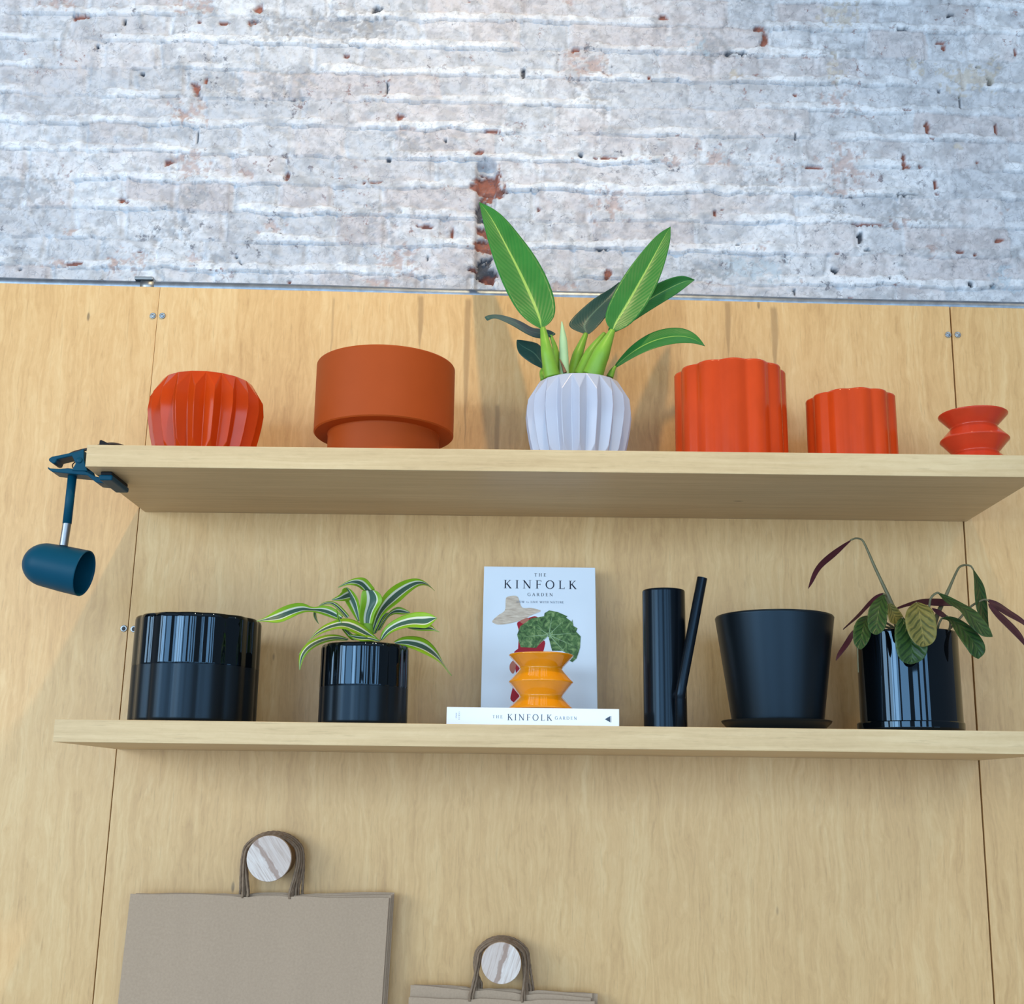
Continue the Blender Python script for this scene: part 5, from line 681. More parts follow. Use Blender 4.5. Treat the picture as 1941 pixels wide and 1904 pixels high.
CALA = [('M',[[(0.5044,-0.1589,1.9239),(0.5046,-0.1598,1.923),(0.5048,-0.1607,1.9221)],[(0.492,-0.1577,1.917),(0.4931,-0.1596,1.9145),(0.4942,-0.1615,1.9121)],[(0.4803,-0.1558,1.9094),(0.4821,-0.1593,1.9056),(0.4839,-0.1628,1.9017)],[(0.4684,-0.1557,1.9009),(0.4706,-0.1603,1.8963),(0.4728,-0.1649,1.8917)],[(0.4563,-0.159,1.8909),(0.4585,-0.164,1.8866),(0.4606,-0.169,1.8822)],[(0.4451,-0.1632,1.8796),(0.4471,-0.1678,1.876),(0.4491,-0.1724,1.8724)],[(0.4362,-0.1683,1.8663),(0.4385,-0.1718,1.8633),(0.4407,-0.1753,1.8602)],[(0.4297,-0.174,1.8519),(0.4318,-0.1759,1.8496),(0.4339,-0.1778,1.8473)],[(0.4247,-0.1794,1.8372),(0.4246,-0.1799,1.8366),(0.4244,-0.1804,1.836)]]),('T',[[(0.7045,-0.1619,1.8758),(0.7058,-0.1593,1.8765),(0.7066,-0.1581,1.8769)],[(0.7034,-0.1676,1.8612),(0.7086,-0.1622,1.8635),(0.7127,-0.1599,1.8653)],[(0.7002,-0.1746,1.8464),(0.7109,-0.1647,1.8508),(0.7195,-0.1604,1.8542)],[(0.6979,-0.1792,1.8321),(0.7118,-0.1663,1.8373),(0.7229,-0.1608,1.8413)],[(0.6975,-0.18,1.8186),(0.7124,-0.166,1.8239),(0.7243,-0.16,1.828)],[(0.6988,-0.1792,1.8055),(0.713,-0.1663,1.8105),(0.7245,-0.1608,1.8144)],[(0.7044,-0.1771,1.7938),(0.7148,-0.1672,1.7976),(0.7231,-0.1629,1.8005)],[(0.7119,-0.1738,1.7831),(0.7173,-0.1685,1.7851),(0.7216,-0.1662,1.7866)],[(0.7198,-0.1709,1.7726),(0.7205,-0.1696,1.7728),(0.7209,-0.1691,1.7729)]]),('T',[[(0.6302,-0.2022,1.828),(0.6309,-0.1994,1.8291),(0.6311,-0.1981,1.8299)],[(0.635,-0.2121,1.8144),(0.6396,-0.2064,1.8198),(0.6432,-0.2037,1.8248)],[(0.6426,-0.2235,1.8045),(0.6496,-0.2129,1.8115),(0.6546,-0.2079,1.8177)],[(0.6519,-0.2336,1.7973),(0.6599,-0.2197,1.8041),(0.6652,-0.2133,1.8098)],[(0.6558,-0.242,1.7836),(0.667,-0.227,1.7933),(0.6754,-0.22,1.802)],[(0.66,-0.2486,1.77),(0.6733,-0.2347,1.7819),(0.6841,-0.2283,1.7928)],[(0.6685,-0.251,1.7593),(0.6799,-0.2404,1.7701),(0.6892,-0.2354,1.7801)],[(0.6796,-0.2508,1.7508),(0.6875,-0.2451,1.7593),(0.6942,-0.2424,1.7674)],[(0.694,-0.2511,1.7515),(0.6948,-0.2497,1.7523),(0.6953,-0.2491,1.7531)]]),('T',[[(0.6333,-0.2019,1.786),(0.6343,-0.1991,1.7877),(0.6346,-0.1985,1.7891)],[(0.6395,-0.2151,1.783),(0.6436,-0.2093,1.7871),(0.646,-0.2082,1.7905)],[(0.6398,-0.2296,1.7712),(0.6496,-0.219,1.7783),(0.6565,-0.2168,1.7842)],[(0.6402,-0.2417,1.7594),(0.6548,-0.2279,1.7681),(0.6655,-0.2251,1.7753)],[(0.6428,-0.25,1.7487),(0.6604,-0.235,1.7577),(0.6738,-0.232,1.7652)],[(0.6462,-0.2567,1.7386),(0.6649,-0.2429,1.7466),(0.6795,-0.2401,1.7532)],[(0.652,-0.2571,1.7294),(0.6697,-0.2465,1.7353),(0.6844,-0.2443,1.7401)],[(0.6587,-0.2538,1.7204),(0.6719,-0.2481,1.7235),(0.6834,-0.2469,1.7261)],[(0.6693,-0.2509,1.7168),(0.67,-0.2495,1.7169),(0.6703,-0.2492,1.717)]]),('Y',[[(0.5763,-0.2485,1.805),(0.5795,-0.2474,1.8055),(0.5818,-0.2493,1.8055)],[(0.5634,-0.2601,1.7966),(0.5774,-0.2578,1.7986),(0.5894,-0.2616,1.7998)],[(0.5538,-0.2706,1.7858),(0.5765,-0.2664,1.7896),(0.5954,-0.2734,1.7917)],[(0.5495,-0.2789,1.7738),(0.5751,-0.2733,1.7774),(0.5958,-0.2826,1.7788)],[(0.5492,-0.282,1.7626),(0.5752,-0.276,1.7655),(0.5959,-0.286,1.7662)],[(0.5504,-0.2864,1.7518),(0.5748,-0.2808,1.7535),(0.5943,-0.2901,1.7533)],[(0.5539,-0.2881,1.742),(0.5746,-0.2839,1.7422),(0.5916,-0.2909,1.7411)],[(0.56,-0.2888,1.7338),(0.5727,-0.2865,1.7335),(0.5834,-0.2903,1.7325)],[(0.569,-0.2892,1.7298),(0.5705,-0.2887,1.7299),(0.5716,-0.2896,1.7298)]]),('T',[[(0.5468,-0.2593,1.7779),(0.5529,-0.2578,1.7782),(0.5581,-0.2593,1.778)],[(0.5384,-0.266,1.7679),(0.5533,-0.2629,1.7695),(0.5662,-0.266,1.7702)],[(0.534,-0.2722,1.7566),(0.5556,-0.2665,1.7598),(0.5737,-0.2722,1.7614)],[(0.5325,-0.2766,1.7453),(0.5585,-0.2692,1.7493),(0.5798,-0.2766,1.7513)],[(0.5328,-0.277,1.7348),(0.5608,-0.269,1.7382),(0.5837,-0.277,1.7396)],[(0.5335,-0.2781,1.7242),(0.5604,-0.2707,1.7264),(0.5825,-0.2781,1.7269)],[(0.5363,-0.2774,1.7143),(0.559,-0.2718,1.7153),(0.578,-0.2774,1.7149)],[(0.5433,-0.2761,1.7068),(0.5567,-0.273,1.7075),(0.5682,-0.2761,1.7075)],[(0.5535,-0.2746,1.7045),(0.5551,-0.2739,1.7046),(0.5563,-0.2746,1.7045)]]),('T',[[(0.5298,-0.2385,1.8195),(0.5308,-0.2381,1.8193),(0.5312,-0.24,1.8188)],[(0.5175,-0.2501,1.8118),(0.5245,-0.2493,1.8103),(0.5301,-0.2531,1.8081)],[(0.5062,-0.2606,1.8035),(0.5184,-0.2592,1.8011),(0.528,-0.2662,1.7973)],[(0.4979,-0.2695,1.7935),(0.5128,-0.2676,1.7908),(0.5244,-0.2769,1.7866)],[(0.4933,-0.2745,1.7829),(0.5091,-0.2725,1.7807),(0.5214,-0.2825,1.7767)],[(0.4905,-0.2807,1.772),(0.506,-0.2789,1.7703),(0.5182,-0.2881,1.767)],[(0.4897,-0.2843,1.7615),(0.5036,-0.2829,1.7603),(0.515,-0.29,1.758)],[(0.4912,-0.2869,1.7516),(0.5007,-0.2862,1.7517),(0.5089,-0.29,1.7511)],[(0.4991,-0.2892,1.7477),(0.5,-0.2891,1.7477),(0.5007,-0.29,1.7476)]]),('T',[[(0.5088,-0.2285,1.7866),(0.5094,-0.2281,1.7861),(0.5093,-0.23,1.7854)],[(0.496,-0.2401,1.7839),(0.5015,-0.2393,1.7803),(0.5057,-0.2431,1.776)],[(0.4847,-0.2506,1.7781),(0.4947,-0.2492,1.773),(0.5023,-0.2563,1.7668)],[(0.4768,-0.2595,1.7689),(0.4899,-0.2576,1.7642),(0.4999,-0.2669,1.7581)],[(0.4722,-0.2645,1.7592),(0.4865,-0.2625,1.7554),(0.4975,-0.2725,1.7501)],[(0.4695,-0.2707,1.7491),(0.483,-0.2689,1.7465),(0.4932,-0.2781,1.7424)],[(0.4689,-0.2743,1.7394),(0.4801,-0.2729,1.7381),(0.489,-0.28,1.7357)],[(0.4706,-0.2769,1.7303),(0.4781,-0.2762,1.7304),(0.4843,-0.28,1.7299)],[(0.4775,-0.2792,1.7258),(0.4781,-0.2791,1.7258),(0.4783,-0.28,1.7257)]]),('Y',[[(0.5422,-0.22,1.8085),(0.5436,-0.2187,1.8092),(0.5445,-0.2189,1.8097)],[(0.5391,-0.2257,1.7995),(0.5444,-0.2227,1.803),(0.5486,-0.2231,1.8059)],[(0.5371,-0.2314,1.7906),(0.5457,-0.226,1.7966),(0.5524,-0.2267,1.8017)],[(0.5367,-0.2371,1.7819),(0.5471,-0.2303,1.7897),(0.5551,-0.2313,1.7963)],[(0.5364,-0.2429,1.7733),(0.5478,-0.236,1.7824),(0.5569,-0.237,1.7905)],[(0.5415,-0.2486,1.7698),(0.5506,-0.2431,1.7774),(0.5578,-0.2439,1.7841)],[(0.5477,-0.2543,1.7691),(0.5531,-0.2512,1.7734),(0.5575,-0.2517,1.7772)],[(0.5536,-0.26,1.7703),(0.554,-0.2593,1.7702),(0.5542,-0.2594,1.77)]]),('M',[[(0.5426,-0.1993,1.8284),(0.5422,-0.2002,1.8273),(0.5419,-0.2011,1.8262)],[(0.5302,-0.1983,1.8252),(0.5309,-0.2004,1.8213),(0.5316,-0.2026,1.8173)],[(0.5206,-0.1969,1.8164),(0.5208,-0.2008,1.8125),(0.521,-0.2047,1.8086)],[(0.5118,-0.1961,1.8065),(0.5114,-0.201,1.803),(0.5111,-0.2058,1.7996)],[(0.5029,-0.1961,1.7964),(0.5025,-0.201,1.7932),(0.5022,-0.2058,1.7901)],[(0.4932,-0.1969,1.7868),(0.4929,-0.2008,1.7844),(0.4926,-0.2047,1.782)],[(0.4832,-0.1983,1.7773),(0.483,-0.2004,1.7759),(0.4828,-0.2026,1.7744)],[(0.4732,-0.1996,1.7678),(0.4733,-0.2001,1.7672),(0.4733,-0.2006,1.7665)]]),('M',[[(0.4892,-0.2193,1.7674),(0.49,-0.22,1.7663),(0.4907,-0.2207,1.7653)],[(0.482,-0.2183,1.7622),(0.4841,-0.22,1.7597),(0.4861,-0.2217,1.7573)],[(0.4769,-0.2169,1.7549),(0.4793,-0.22,1.752),(0.4816,-0.2231,1.7492)],[(0.472,-0.2161,1.7472),(0.4745,-0.22,1.7443),(0.477,-0.2239,1.7414)],[(0.4669,-0.2161,1.7395),(0.4692,-0.22,1.7369),(0.4715,-0.2239,1.7344)],[(0.4614,-0.2169,1.7318),(0.4637,-0.22,1.7298),(0.4659,-0.2231,1.7277)],[(0.4563,-0.2183,1.7238),(0.4584,-0.22,1.7225),(0.4605,-0.2217,1.7211)],[(0.4541,-0.2196,1.7148),(0.4544,-0.22,1.7148),(0.4548,-0.2204,1.7147)]]),('M',[[(0.5627,-0.1989,1.8046),(0.5627,-0.2,1.8027),(0.5628,-0.2011,1.8009)],[(0.5786,-0.1931,1.811),(0.578,-0.1957,1.8085),(0.5774,-0.1983,1.806)],[(0.5949,-0.1867,1.8175),(0.5935,-0.1914,1.8136),(0.5922,-0.1961,1.8098)],[(0.6113,-0.1813,1.8219),(0.6094,-0.1871,1.8166),(0.6075,-0.193,1.8113)],[(0.6277,-0.177,1.8231),(0.6252,-0.1829,1.8163),(0.6228,-0.1887,1.8095)],[(0.6432,-0.1753,1.8236),(0.6408,-0.18,1.8168),(0.6385,-0.1847,1.8101)],[(0.657,-0.1774,1.8211),(0.6553,-0.18,1.8158),(0.6535,-0.1826,1.8106)],[(0.6692,-0.1794,1.8143),(0.6689,-0.18,1.8122),(0.6685,-0.1806,1.8102)]]),('M',[[(0.7229,-0.1691,1.8249),(0.7224,-0.1697,1.8221),(0.7217,-0.1711,1.8192)],[(0.7325,-0.1707,1.8225),(0.7304,-0.1722,1.8172),(0.7277,-0.1755,1.8116)],[(0.7413,-0.1718,1.8178),(0.7381,-0.1745,1.8113),(0.7337,-0.1804,1.8044)],[(0.7486,-0.1737,1.8113),(0.7455,-0.1771,1.805),(0.7408,-0.1844,1.7982)],[(0.7556,-0.1766,1.8047),(0.7528,-0.18,1.7989),(0.7485,-0.1873,1.7926)],[(0.7627,-0.1804,1.7987),(0.7604,-0.1831,1.7934),(0.7569,-0.189,1.7877)],[(0.769,-0.185,1.7921),(0.7676,-0.1865,1.7875),(0.7655,-0.1897,1.7826)],[(0.7745,-0.1895,1.7846),(0.774,-0.1899,1.7806),(0.7734,-0.1906,1.7766)]]),('M',[[(0.7151,-0.1891,1.8154),(0.715,-0.1897,1.8123),(0.7145,-0.1911,1.8091)],[(0.7248,-0.1907,1.8069),(0.7223,-0.1922,1.8024),(0.719,-0.1955,1.7977)],[(0.7342,-0.1918,1.798),(0.73,-0.1945,1.7929),(0.7246,-0.2004,1.7873)],[(0.7429,-0.1937,1.7886),(0.7379,-0.1971,1.7835),(0.7315,-0.2044,1.7779)],[(0.7508,-0.1966,1.7789),(0.7455,-0.2,1.774),(0.7387,-0.2073,1.7686)],[(0.7576,-0.2004,1.7683),(0.7525,-0.2031,1.7641),(0.7462,-0.209,1.7594)],[(0.7624,-0.205,1.7566),(0.7586,-0.2065,1.7536),(0.7542,-0.2097,1.7505)],[(0.763,-0.2095,1.7431),(0.7623,-0.2099,1.7421),(0.7615,-0.2106,1.741)]]),('M',[[(0.6222,-0.1894,1.8059),(0.6229,-0.19,1.8041),(0.6235,-0.1906,1.8022)],[(0.6294,-0.1882,1.8047),(0.6283,-0.19,1.801),(0.6271,-0.1918,1.7974)],[(0.6363,-0.1871,1.8029),(0.6337,-0.19,1.7978),(0.631,-0.1929,1.7928)],[(0.6417,-0.1871,1.799),(0.6392,-0.19,1.7946),(0.6367,-0.1929,1.7903)],[(0.6462,-0.1882,1.7941),(0.6446,-0.19,1.7916),(0.6431,-0.1918,1.7891)],[(0.6502,-0.1897,1.7889),(0.6499,-0.19,1.7881),(0.6495,-0.1903,1.7873)]])]
CALA_STEMS = [[(0.5709,-0.18,1.7814,0.0035),(0.5688,-0.177,1.7912,0.0035),(0.5669,-0.174,1.8011,0.0034),(0.5645,-0.1714,1.8109,0.0034),(0.5616,-0.1697,1.8204,0.0033),(0.5584,-0.1686,1.8299,0.0031),(0.5549,-0.1677,1.8392,0.0029),(0.5513,-0.167,1.8486,0.0028),(0.5477,-0.1664,1.8579,0.0026),(0.5441,-0.1657,1.8673,0.0025),(0.5406,-0.1648,1.8768,0.0024),(0.5373,-0.1638,1.8864,0.0023),(0.5342,-0.1628,1.8961,0.0021),(0.531,-0.1617,1.9058,0.0019),(0.5275,-0.1606,1.9155,0.0018),(0.5227,-0.1597,1.9243,0.0016),(0.5132,-0.16,1.9265,0.0015),(0.5035,-0.16,1.9231,0.0014)],[(0.6249,-0.18,1.7703,0.0043),(0.6276,-0.1785,1.7773,0.0042),(0.6304,-0.177,1.7843,0.0041),(0.6333,-0.1756,1.7912,0.004),(0.6366,-0.1745,1.798,0.0038),(0.6401,-0.1734,1.8047,0.0036),(0.6438,-0.1724,1.8113,0.0035),(0.6474,-0.1715,1.8179,0.0033),(0.6511,-0.1706,1.8245,0.0031),(0.6547,-0.1698,1.8312,0.0029),(0.6582,-0.1691,1.8379,0.0028),(0.6617,-0.1684,1.8445,0.0025),(0.6652,-0.1678,1.8512,0.0023),(0.6687,-0.1671,1.8579,0.0021),(0.6723,-0.1664,1.8646,0.002),(0.6761,-0.1656,1.8713,0.0019),(0.6806,-0.1643,1.8777,0.0018),(0.6878,-0.161,1.882,0.0018),(0.6954,-0.1597,1.8832,0.0016),(0.7019,-0.16,1.8814,0.0015),(0.7058,-0.16,1.8757,0.0014)],[(0.6109,-0.19,1.7845,0.0023),(0.6118,-0.1908,1.7883,0.0023),(0.6128,-0.1916,1.7921,0.0022),(0.6138,-0.1924,1.796,0.0022),(0.6148,-0.1932,1.7998,0.0021),(0.6157,-0.1941,1.8037,0.0021),(0.6166,-0.195,1.8075,0.002),(0.6172,-0.1963,1.8113,0.002),(0.6175,-0.1979,1.8151,0.0019),(0.6181,-0.1995,1.8188,0.0019),(0.62,-0.2003,1.8223,0.0019),(0.6229,-0.2003,1.8253,0.0019),(0.6264,-0.2001,1.8278,0.0018),(0.6302,-0.2,1.8291,0.0017),(0.6338,-0.2,1.8275,0.0016)],[(0.6282,-0.19,1.7671,0.0021),(0.6282,-0.1921,1.7691,0.0021),(0.6281,-0.1943,1.7711,0.002),(0.628,-0.1965,1.7731,0.002),(0.6281,-0.1984,1.7752,0.0019),(0.6284,-0.1999,1.7772,0.0019),(0.6292,-0.2006,1.7793,0.0018),(0.6303,-0.2007,1.7815,0.0018),(0.6316,-0.2005,1.7836,0.0017),(0.6331,-0.2001,1.7857,0.0016),(0.6347,-0.2,1.7876,0.0015),(0.637,-0.2,1.7881,0.0014)],[(0.6517,-0.17,1.77,0.002),(0.6564,-0.17,1.7746,0.002),(0.6611,-0.17,1.7793,0.002),(0.6658,-0.17,1.784,0.002),(0.6705,-0.17,1.7886,0.002),(0.6752,-0.17,1.7934,0.002),(0.6797,-0.17,1.7982,0.002),(0.6843,-0.17,1.803,0.002),(0.689,-0.17,1.8077,0.0019),(0.694,-0.17,1.8121,0.0019),(0.6995,-0.17,1.8159,0.0018),(0.7052,-0.17,1.8192,0.0018),(0.7112,-0.17,1.822,0.0017),(0.7174,-0.17,1.8238,0.0016),(0.7233,-0.17,1.822,0.0016)],[(0.65,-0.18,1.7667,0.0016),(0.6511,-0.1798,1.7702,0.0016),(0.6524,-0.1795,1.7738,0.0016),(0.6535,-0.1793,1.7774,0.0016),(0.6541,-0.1796,1.7809,0.0016),(0.6535,-0.181,1.7843,0.0015),(0.6516,-0.1836,1.7873,0.0015),(0.649,-0.1869,1.79,0.0014),(0.6465,-0.19,1.7928,0.0014)],[(0.5841,-0.2,1.7789,0.0023),(0.5833,-0.2042,1.7826,0.0023),(0.5826,-0.2081,1.7864,0.0022),(0.5819,-0.2122,1.7902,0.0022),(0.5811,-0.2171,1.7938,0.0021),(0.5805,-0.2235,1.797,0.002),(0.5798,-0.2317,1.7997,0.0019),(0.5793,-0.2409,1.802,0.0018),(0.5786,-0.25,1.8044,0.0017)],[(0.5605,-0.2,1.7727,0.0021),(0.5585,-0.2017,1.7775,0.0021),(0.5565,-0.2032,1.7823,0.002),(0.5545,-0.2048,1.7871,0.002),(0.5524,-0.2066,1.7919,0.0019),(0.5503,-0.2089,1.7966,0.0019),(0.5479,-0.2119,1.8012,0.0018),(0.5454,-0.2157,1.8057,0.0018),(0.5429,-0.22,1.8101,0.0017),(0.5401,-0.2248,1.8144,0.0016),(0.537,-0.23,1.8186,0.0016),(0.5303,-0.24,1.8196,0.0015)],[(0.5574,-0.21,1.7714,0.0021),(0.5571,-0.2136,1.7731,0.0021),(0.5569,-0.2168,1.775,0.002),(0.5566,-0.2201,1.7768,0.002),(0.5563,-0.2238,1.7785,0.0019),(0.5559,-0.2288,1.78,0.0018),(0.555,-0.237,1.7806,0.0017),(0.5537,-0.2484,1.7798,0.0016),(0.5523,-0.26,1.7788,0.0015)],[(0.5565,-0.2,1.7707,0.0019),(0.5513,-0.2022,1.7733,0.0019),(0.5461,-0.2043,1.776,0.0018),(0.5408,-0.2066,1.7785,0.0018),(0.5352,-0.2098,1.7807,0.0017),(0.529,-0.2141,1.7823,0.0017),(0.5225,-0.2192,1.7836,0.0016),(0.5159,-0.2247,1.7846,0.0016),(0.5093,-0.23,1.7858,0.0015)],[(0.5616,-0.19,1.7741,0.0018),(0.5593,-0.1919,1.7807,0.0017),(0.5569,-0.1939,1.7874,0.0017),(0.5546,-0.1959,1.7941,0.0016),(0.5523,-0.1978,1.8007,0.0016),(0.5499,-0.1995,1.8074,0.0015),(0.5475,-0.2006,1.814,0.0015),(0.5449,-0.2005,1.8207,0.0014),(0.5423,-0.2,1.8273,0.0014)],[(0.5763,-0.18,1.7736,0.0018),(0.5749,-0.182,1.7774,0.0017),(0.5736,-0.1839,1.7811,0.0017),(0.5722,-0.1859,1.7848,0.0016),(0.5708,-0.1879,1.7885,0.0016),(0.5693,-0.1903,1.7922,0.0015),(0.5675,-0.1931,1.7957,0.0015),(0.5653,-0.1965,1.7991,0.0014),(0.5632,-0.2,1.8024,0.0014)],[(0.5583,-0.2,1.7688,0.0017),(0.5499,-0.2022,1.7702,0.0017),(0.5415,-0.2044,1.7717,0.0016),(0.5332,-0.2066,1.7731,0.0016),(0.5246,-0.2089,1.7738,0.0015),(0.5159,-0.2115,1.7734,0.0014),(0.5072,-0.2143,1.7715,0.0013),(0.4986,-0.2172,1.7688,0.0012),(0.49,-0.22,1.7663,0.0012)],[(0.4885,-0.225,1.7647,0.0011),(0.4879,-0.2273,1.7581,0.0011),(0.4872,-0.2298,1.7514,0.0011),(0.4865,-0.2322,1.7449,0.0011),(0.4859,-0.2342,1.7384,0.0011),(0.4855,-0.2354,1.732,0.0011),(0.4853,-0.2357,1.7257,0.001),(0.4853,-0.2354,1.7195,0.001),(0.4852,-0.235,1.7133,0.0009),(0.4851,-0.235,1.7071,0.0009),(0.485,-0.235,1.7009,0.0008),(0.4849,-0.235,1.6947,0.0008)],[(0.5625,-0.2,1.7747,0.0017),(0.5607,-0.202,1.7792,0.0017),(0.5588,-0.2039,1.7837,0.0016),(0.557,-0.2059,1.7883,0.0016),(0.5551,-0.2079,1.7927,0.0015),(0.5528,-0.2103,1.797,0.0015),(0.55,-0.2132,1.8011,0.0014),(0.5466,-0.2166,1.8048,0.0014),(0.5431,-0.22,1.8086,0.0013)]]
def soil(parent, x, y, z, r):
    V, F = lathe([(r, -.004), (r, 0), (r*.6, .003), (.002, .005)], 40); return new_mesh('soil', [(a+x, b+y, c+z) for a, b, c in V], F, M_SOIL, parent, True)
def unparent_world(e):                  # children are given in room coordinates
    for c in e.children: c.location = c.location-e.location
ph = empty('philodendron', (.0466, -.182, ZU+.11), 'leafy green plant with large upright leaves in the pale blue pleated pot', 'plant')
for nm, kd, data in PHILO:
    if nm == 'leaf': leaf_mesh(data, ph, [M_PH if kd == 'L' else M_PHD, M_PHD])
    else: stem_mesh(data, ph, {'P': M_PET, 'S': M_SHEATH, 'B': M_HUSK}[kd], nm)
soil(ph, .0466, -.182, ZU+.118, .066); unparent_world(ph)
dr = empty('dracaena', (-.2986, -.19, ZL+.10), 'lime-edged white-striped arching plant in the small two-tone pot', 'plant')
for rows in DRACA: leaf_mesh(rows, dr, [M_DR])
for st_ in DRACA_STEMS: stem_mesh(st_, dr, M_PET)
soil(dr, -.2986, -.19, ZL+.108, .062); unparent_world(dr)
ca = empty('calathea', (.5823, -.176, ZL+.12), 'drooping plant with dark veined leaves and maroon undersides in the glossy black cylinder pot', 'plant')
for kd, rows in CALA:
    if kd == 'M': leaf_mesh(rows, ca, [M_CM, M_CT])
    else: leaf_mesh(rows, ca, [M_CY if kd == 'Y' else M_CT, M_CM])
for st_ in CALA_STEMS: stem_mesh(st_, ca, M_CS)
soil(ca, .5823, -.176, ZL+.140, .071); unparent_world(ca)

# ------------------------------------------------------------------ clip lamp
M_TEAL = plain('teal_enamel', lin(0, 66, 88), .46, .15, vary=.03); M_RUB = plain('black_rubber', (.006, .006, .008), .6, .2); M_CORD = plain('cord', (.02, .012, .012), .5)
lx, ly, lz = -.7645, -.25, 2.0162
lamp = empty('clip_lamp', (lx, ly, lz), 'teal blue clip lamp clamped to the left end of the upper shelf', 'lamp')
s_ = 1/1163.
bt = 2.02905-.0356-lz; tp = 2.02905-lz
def L(px, py): return ((px-157+.10*(py-880))*s_, -(py-880-.008*(px-157))*s_)
P = lambda *q: [L(80+x/10.783, 820+y/10.783) for x, y in q]
def slab(name, poly, w, mat, parent, yc=0, bv=.0018):
    if sum(poly[i][0]*poly[(i+1) % len(poly)][1]-poly[(i+1) % len(poly)][0]*poly[i][1] for i in range(len(poly))) < 0: poly = poly[::-1]
    o = new_mesh(name, *prism_y(poly, yc-w/2, yc+w/2), mat, parent); bevel(o, bv, 3); return sharp(o, 40)
slab('lower_jaw', P((190, 765), (240, 795), (430, 805), (600, 790), (700, 800), (960, 850))+[(.029, bt-.0022), (.047, bt-.0062), (.047, bt-.0140), (.030, bt-.0120)]+P((1000, 945), (960, 935), (560, 900), (280, 870), (195, 810)), .036, M_TEAL, lamp)
slab('upper_jaw', P((200, 590), (260, 545), (700, 450), (908, 395), (900, 600), (860, 740), (770, 700), (760, 600), (700, 530), (620, 540), (370, 600), (340, 680), (280, 690), (205, 635)), .032, M_TEAL, lamp)
for yy in (-.0190, .0190): slab('cheek_plate', P((690, 530), (940, 385), (940, 640), (975, 760), (1010, 860), (690, 850), (770, 700)), .0034, M_TEAL, lamp, yy, .0012)
x, z = P((850, 640))[0]
v, f = lathe([(.0001, -.0225), (.0040, -.0225), (.0048, -.0218), (.0048, .0218), (.004, .0225), (.0001, .0225)], 24)
new_mesh('pivot_pin', [(a+x, c, b+z) for a, b, c in v], [q[::-1] for q in f], M_TEAL, lamp, True)
sx, sz_ = P((645, 650))[0]
new_mesh('spring', *tube([(sx+.002*math.cos(t*9), .002*math.sin(t*9), sz_+(t-.5)*.022) for t in np.linspace(0, 1, 50)], .0009, 8), M_RUB, lamp, True)
# rubber pads: under the shelf and on top of it
bevel(new_mesh('grip_pad', *box(.0455, .0635, -.043, .040, bt-.0062, bt-.0005), M_RUB, lamp), .0012)
bevel(new_mesh('pad_holder', *box(.0435, .0655, -.045, .042, bt-.0150, bt-.0060), M_TEAL, lamp), .0028, 3)
bevel(new_mesh('grip_pad', *prism_y([(.034, tp+.0005), (.050, tp+.0005), (.050, tp+.014), (.036, tp+.0205), (.034, tp+.019)], -.030, .034), M_RUB, lamp), .0015)
slab('upper_tongue', [(.008, -.004), (.016, -.004), (.020, tp+.003), (.036, tp+.0035), (.036, tp+.012), (.012, tp+.0060)], .028, M_TEAL, lamp)
# arm, ferrule, head
ax0, az0 = L(137, 904); ax1, az1 = L(126.5, 996); ax2, az2 = L(119.8, 1038)
new_mesh('arm', *tube([(ax0, 0, az0+.006), (ax1, 0, az1)], .0071, 24), M_TEAL, lamp, True)
sharp(new_mesh('ferrule', *tube([(ax1, 0, az1+.001), (ax1-.0001, 0, az1-.0005), (ax2, 0, az2)], [.0068, .0068, .0068], 24), M_CHROME, lamp), 40)
new_mesh('ball_joint', *tube([(ax2, 0, az2+.002), (ax2-.0008, 0, az2-.003), (ax2-.0012, 0, az2-.009)], [.0045, .0042, .0030], 16), M_CHROME, lamp, True)
hx, hz = L(158, 1090); axd = Vector((.976, -.052, -.209)).normalized(); R_ = .0372; LN = .1020
prof = [(R_-.0030, 0), (R_-.0032, -LN*.55), (R_*.70, -LN*.92), (.002, -LN+.003)]
outer = [(R_*math.sin(t)*.94, -LN+R_*1.05*(1-math.cos(t))) for t in np.linspace(.02, PI/2, 14)]+[(R_*.985, -LN*.3), (R_, 0)]
prof = outer+[(R_-.0006, .0008), (R_-.0014, .0004)]+[(R_-.0022, -.002), (R_-.0032, -LN*.55), (R_*.62, -LN*.90), (.002, -LN+.004)]
V, F = lathe(prof, 64)
hd = new_mesh('lamp_shade', V, F, M_TEAL, lamp); sharp(hd, 50)
hd.location = (hx, 0, hz); hd.rotation_euler = axd.to_track_quat('Z', 'Y').to_euler()
V, F = lathe([(.013, -LN+.006), (.014, -.080), (.013, -.074)], 24); so_ = new_mesh('bulb_socket', V, F, M_RUB, hd, True)
V, F = lathe([(.004, -.076), (.010, -.072), (.015, -.063), (.0148, -.057), (.010, -.050), (.001, -.047)], 28)
M_BULB = plain('frosted_bulb', (.75, .75, .72), .3, vary=.01); new_mesh('bulb', V, F, M_BULB, hd, True)
cp = [(-.027, .004, .0150), (-.020, .006, .0205), (-.010, .008, .0245), (.007, .010, .0295), (.021, .012, .0350), (.040, .020, .0405), (.058, .036, .0375), (.066, .062, .0260), (.066, .090, tp+.0030), (.060, .15, tp+.0028), (.052, .22, tp+.0028)]
new_mesh('cord', *tube(smooth_path(cp, 8), .0024, 10), M_CORD, lamp, True)

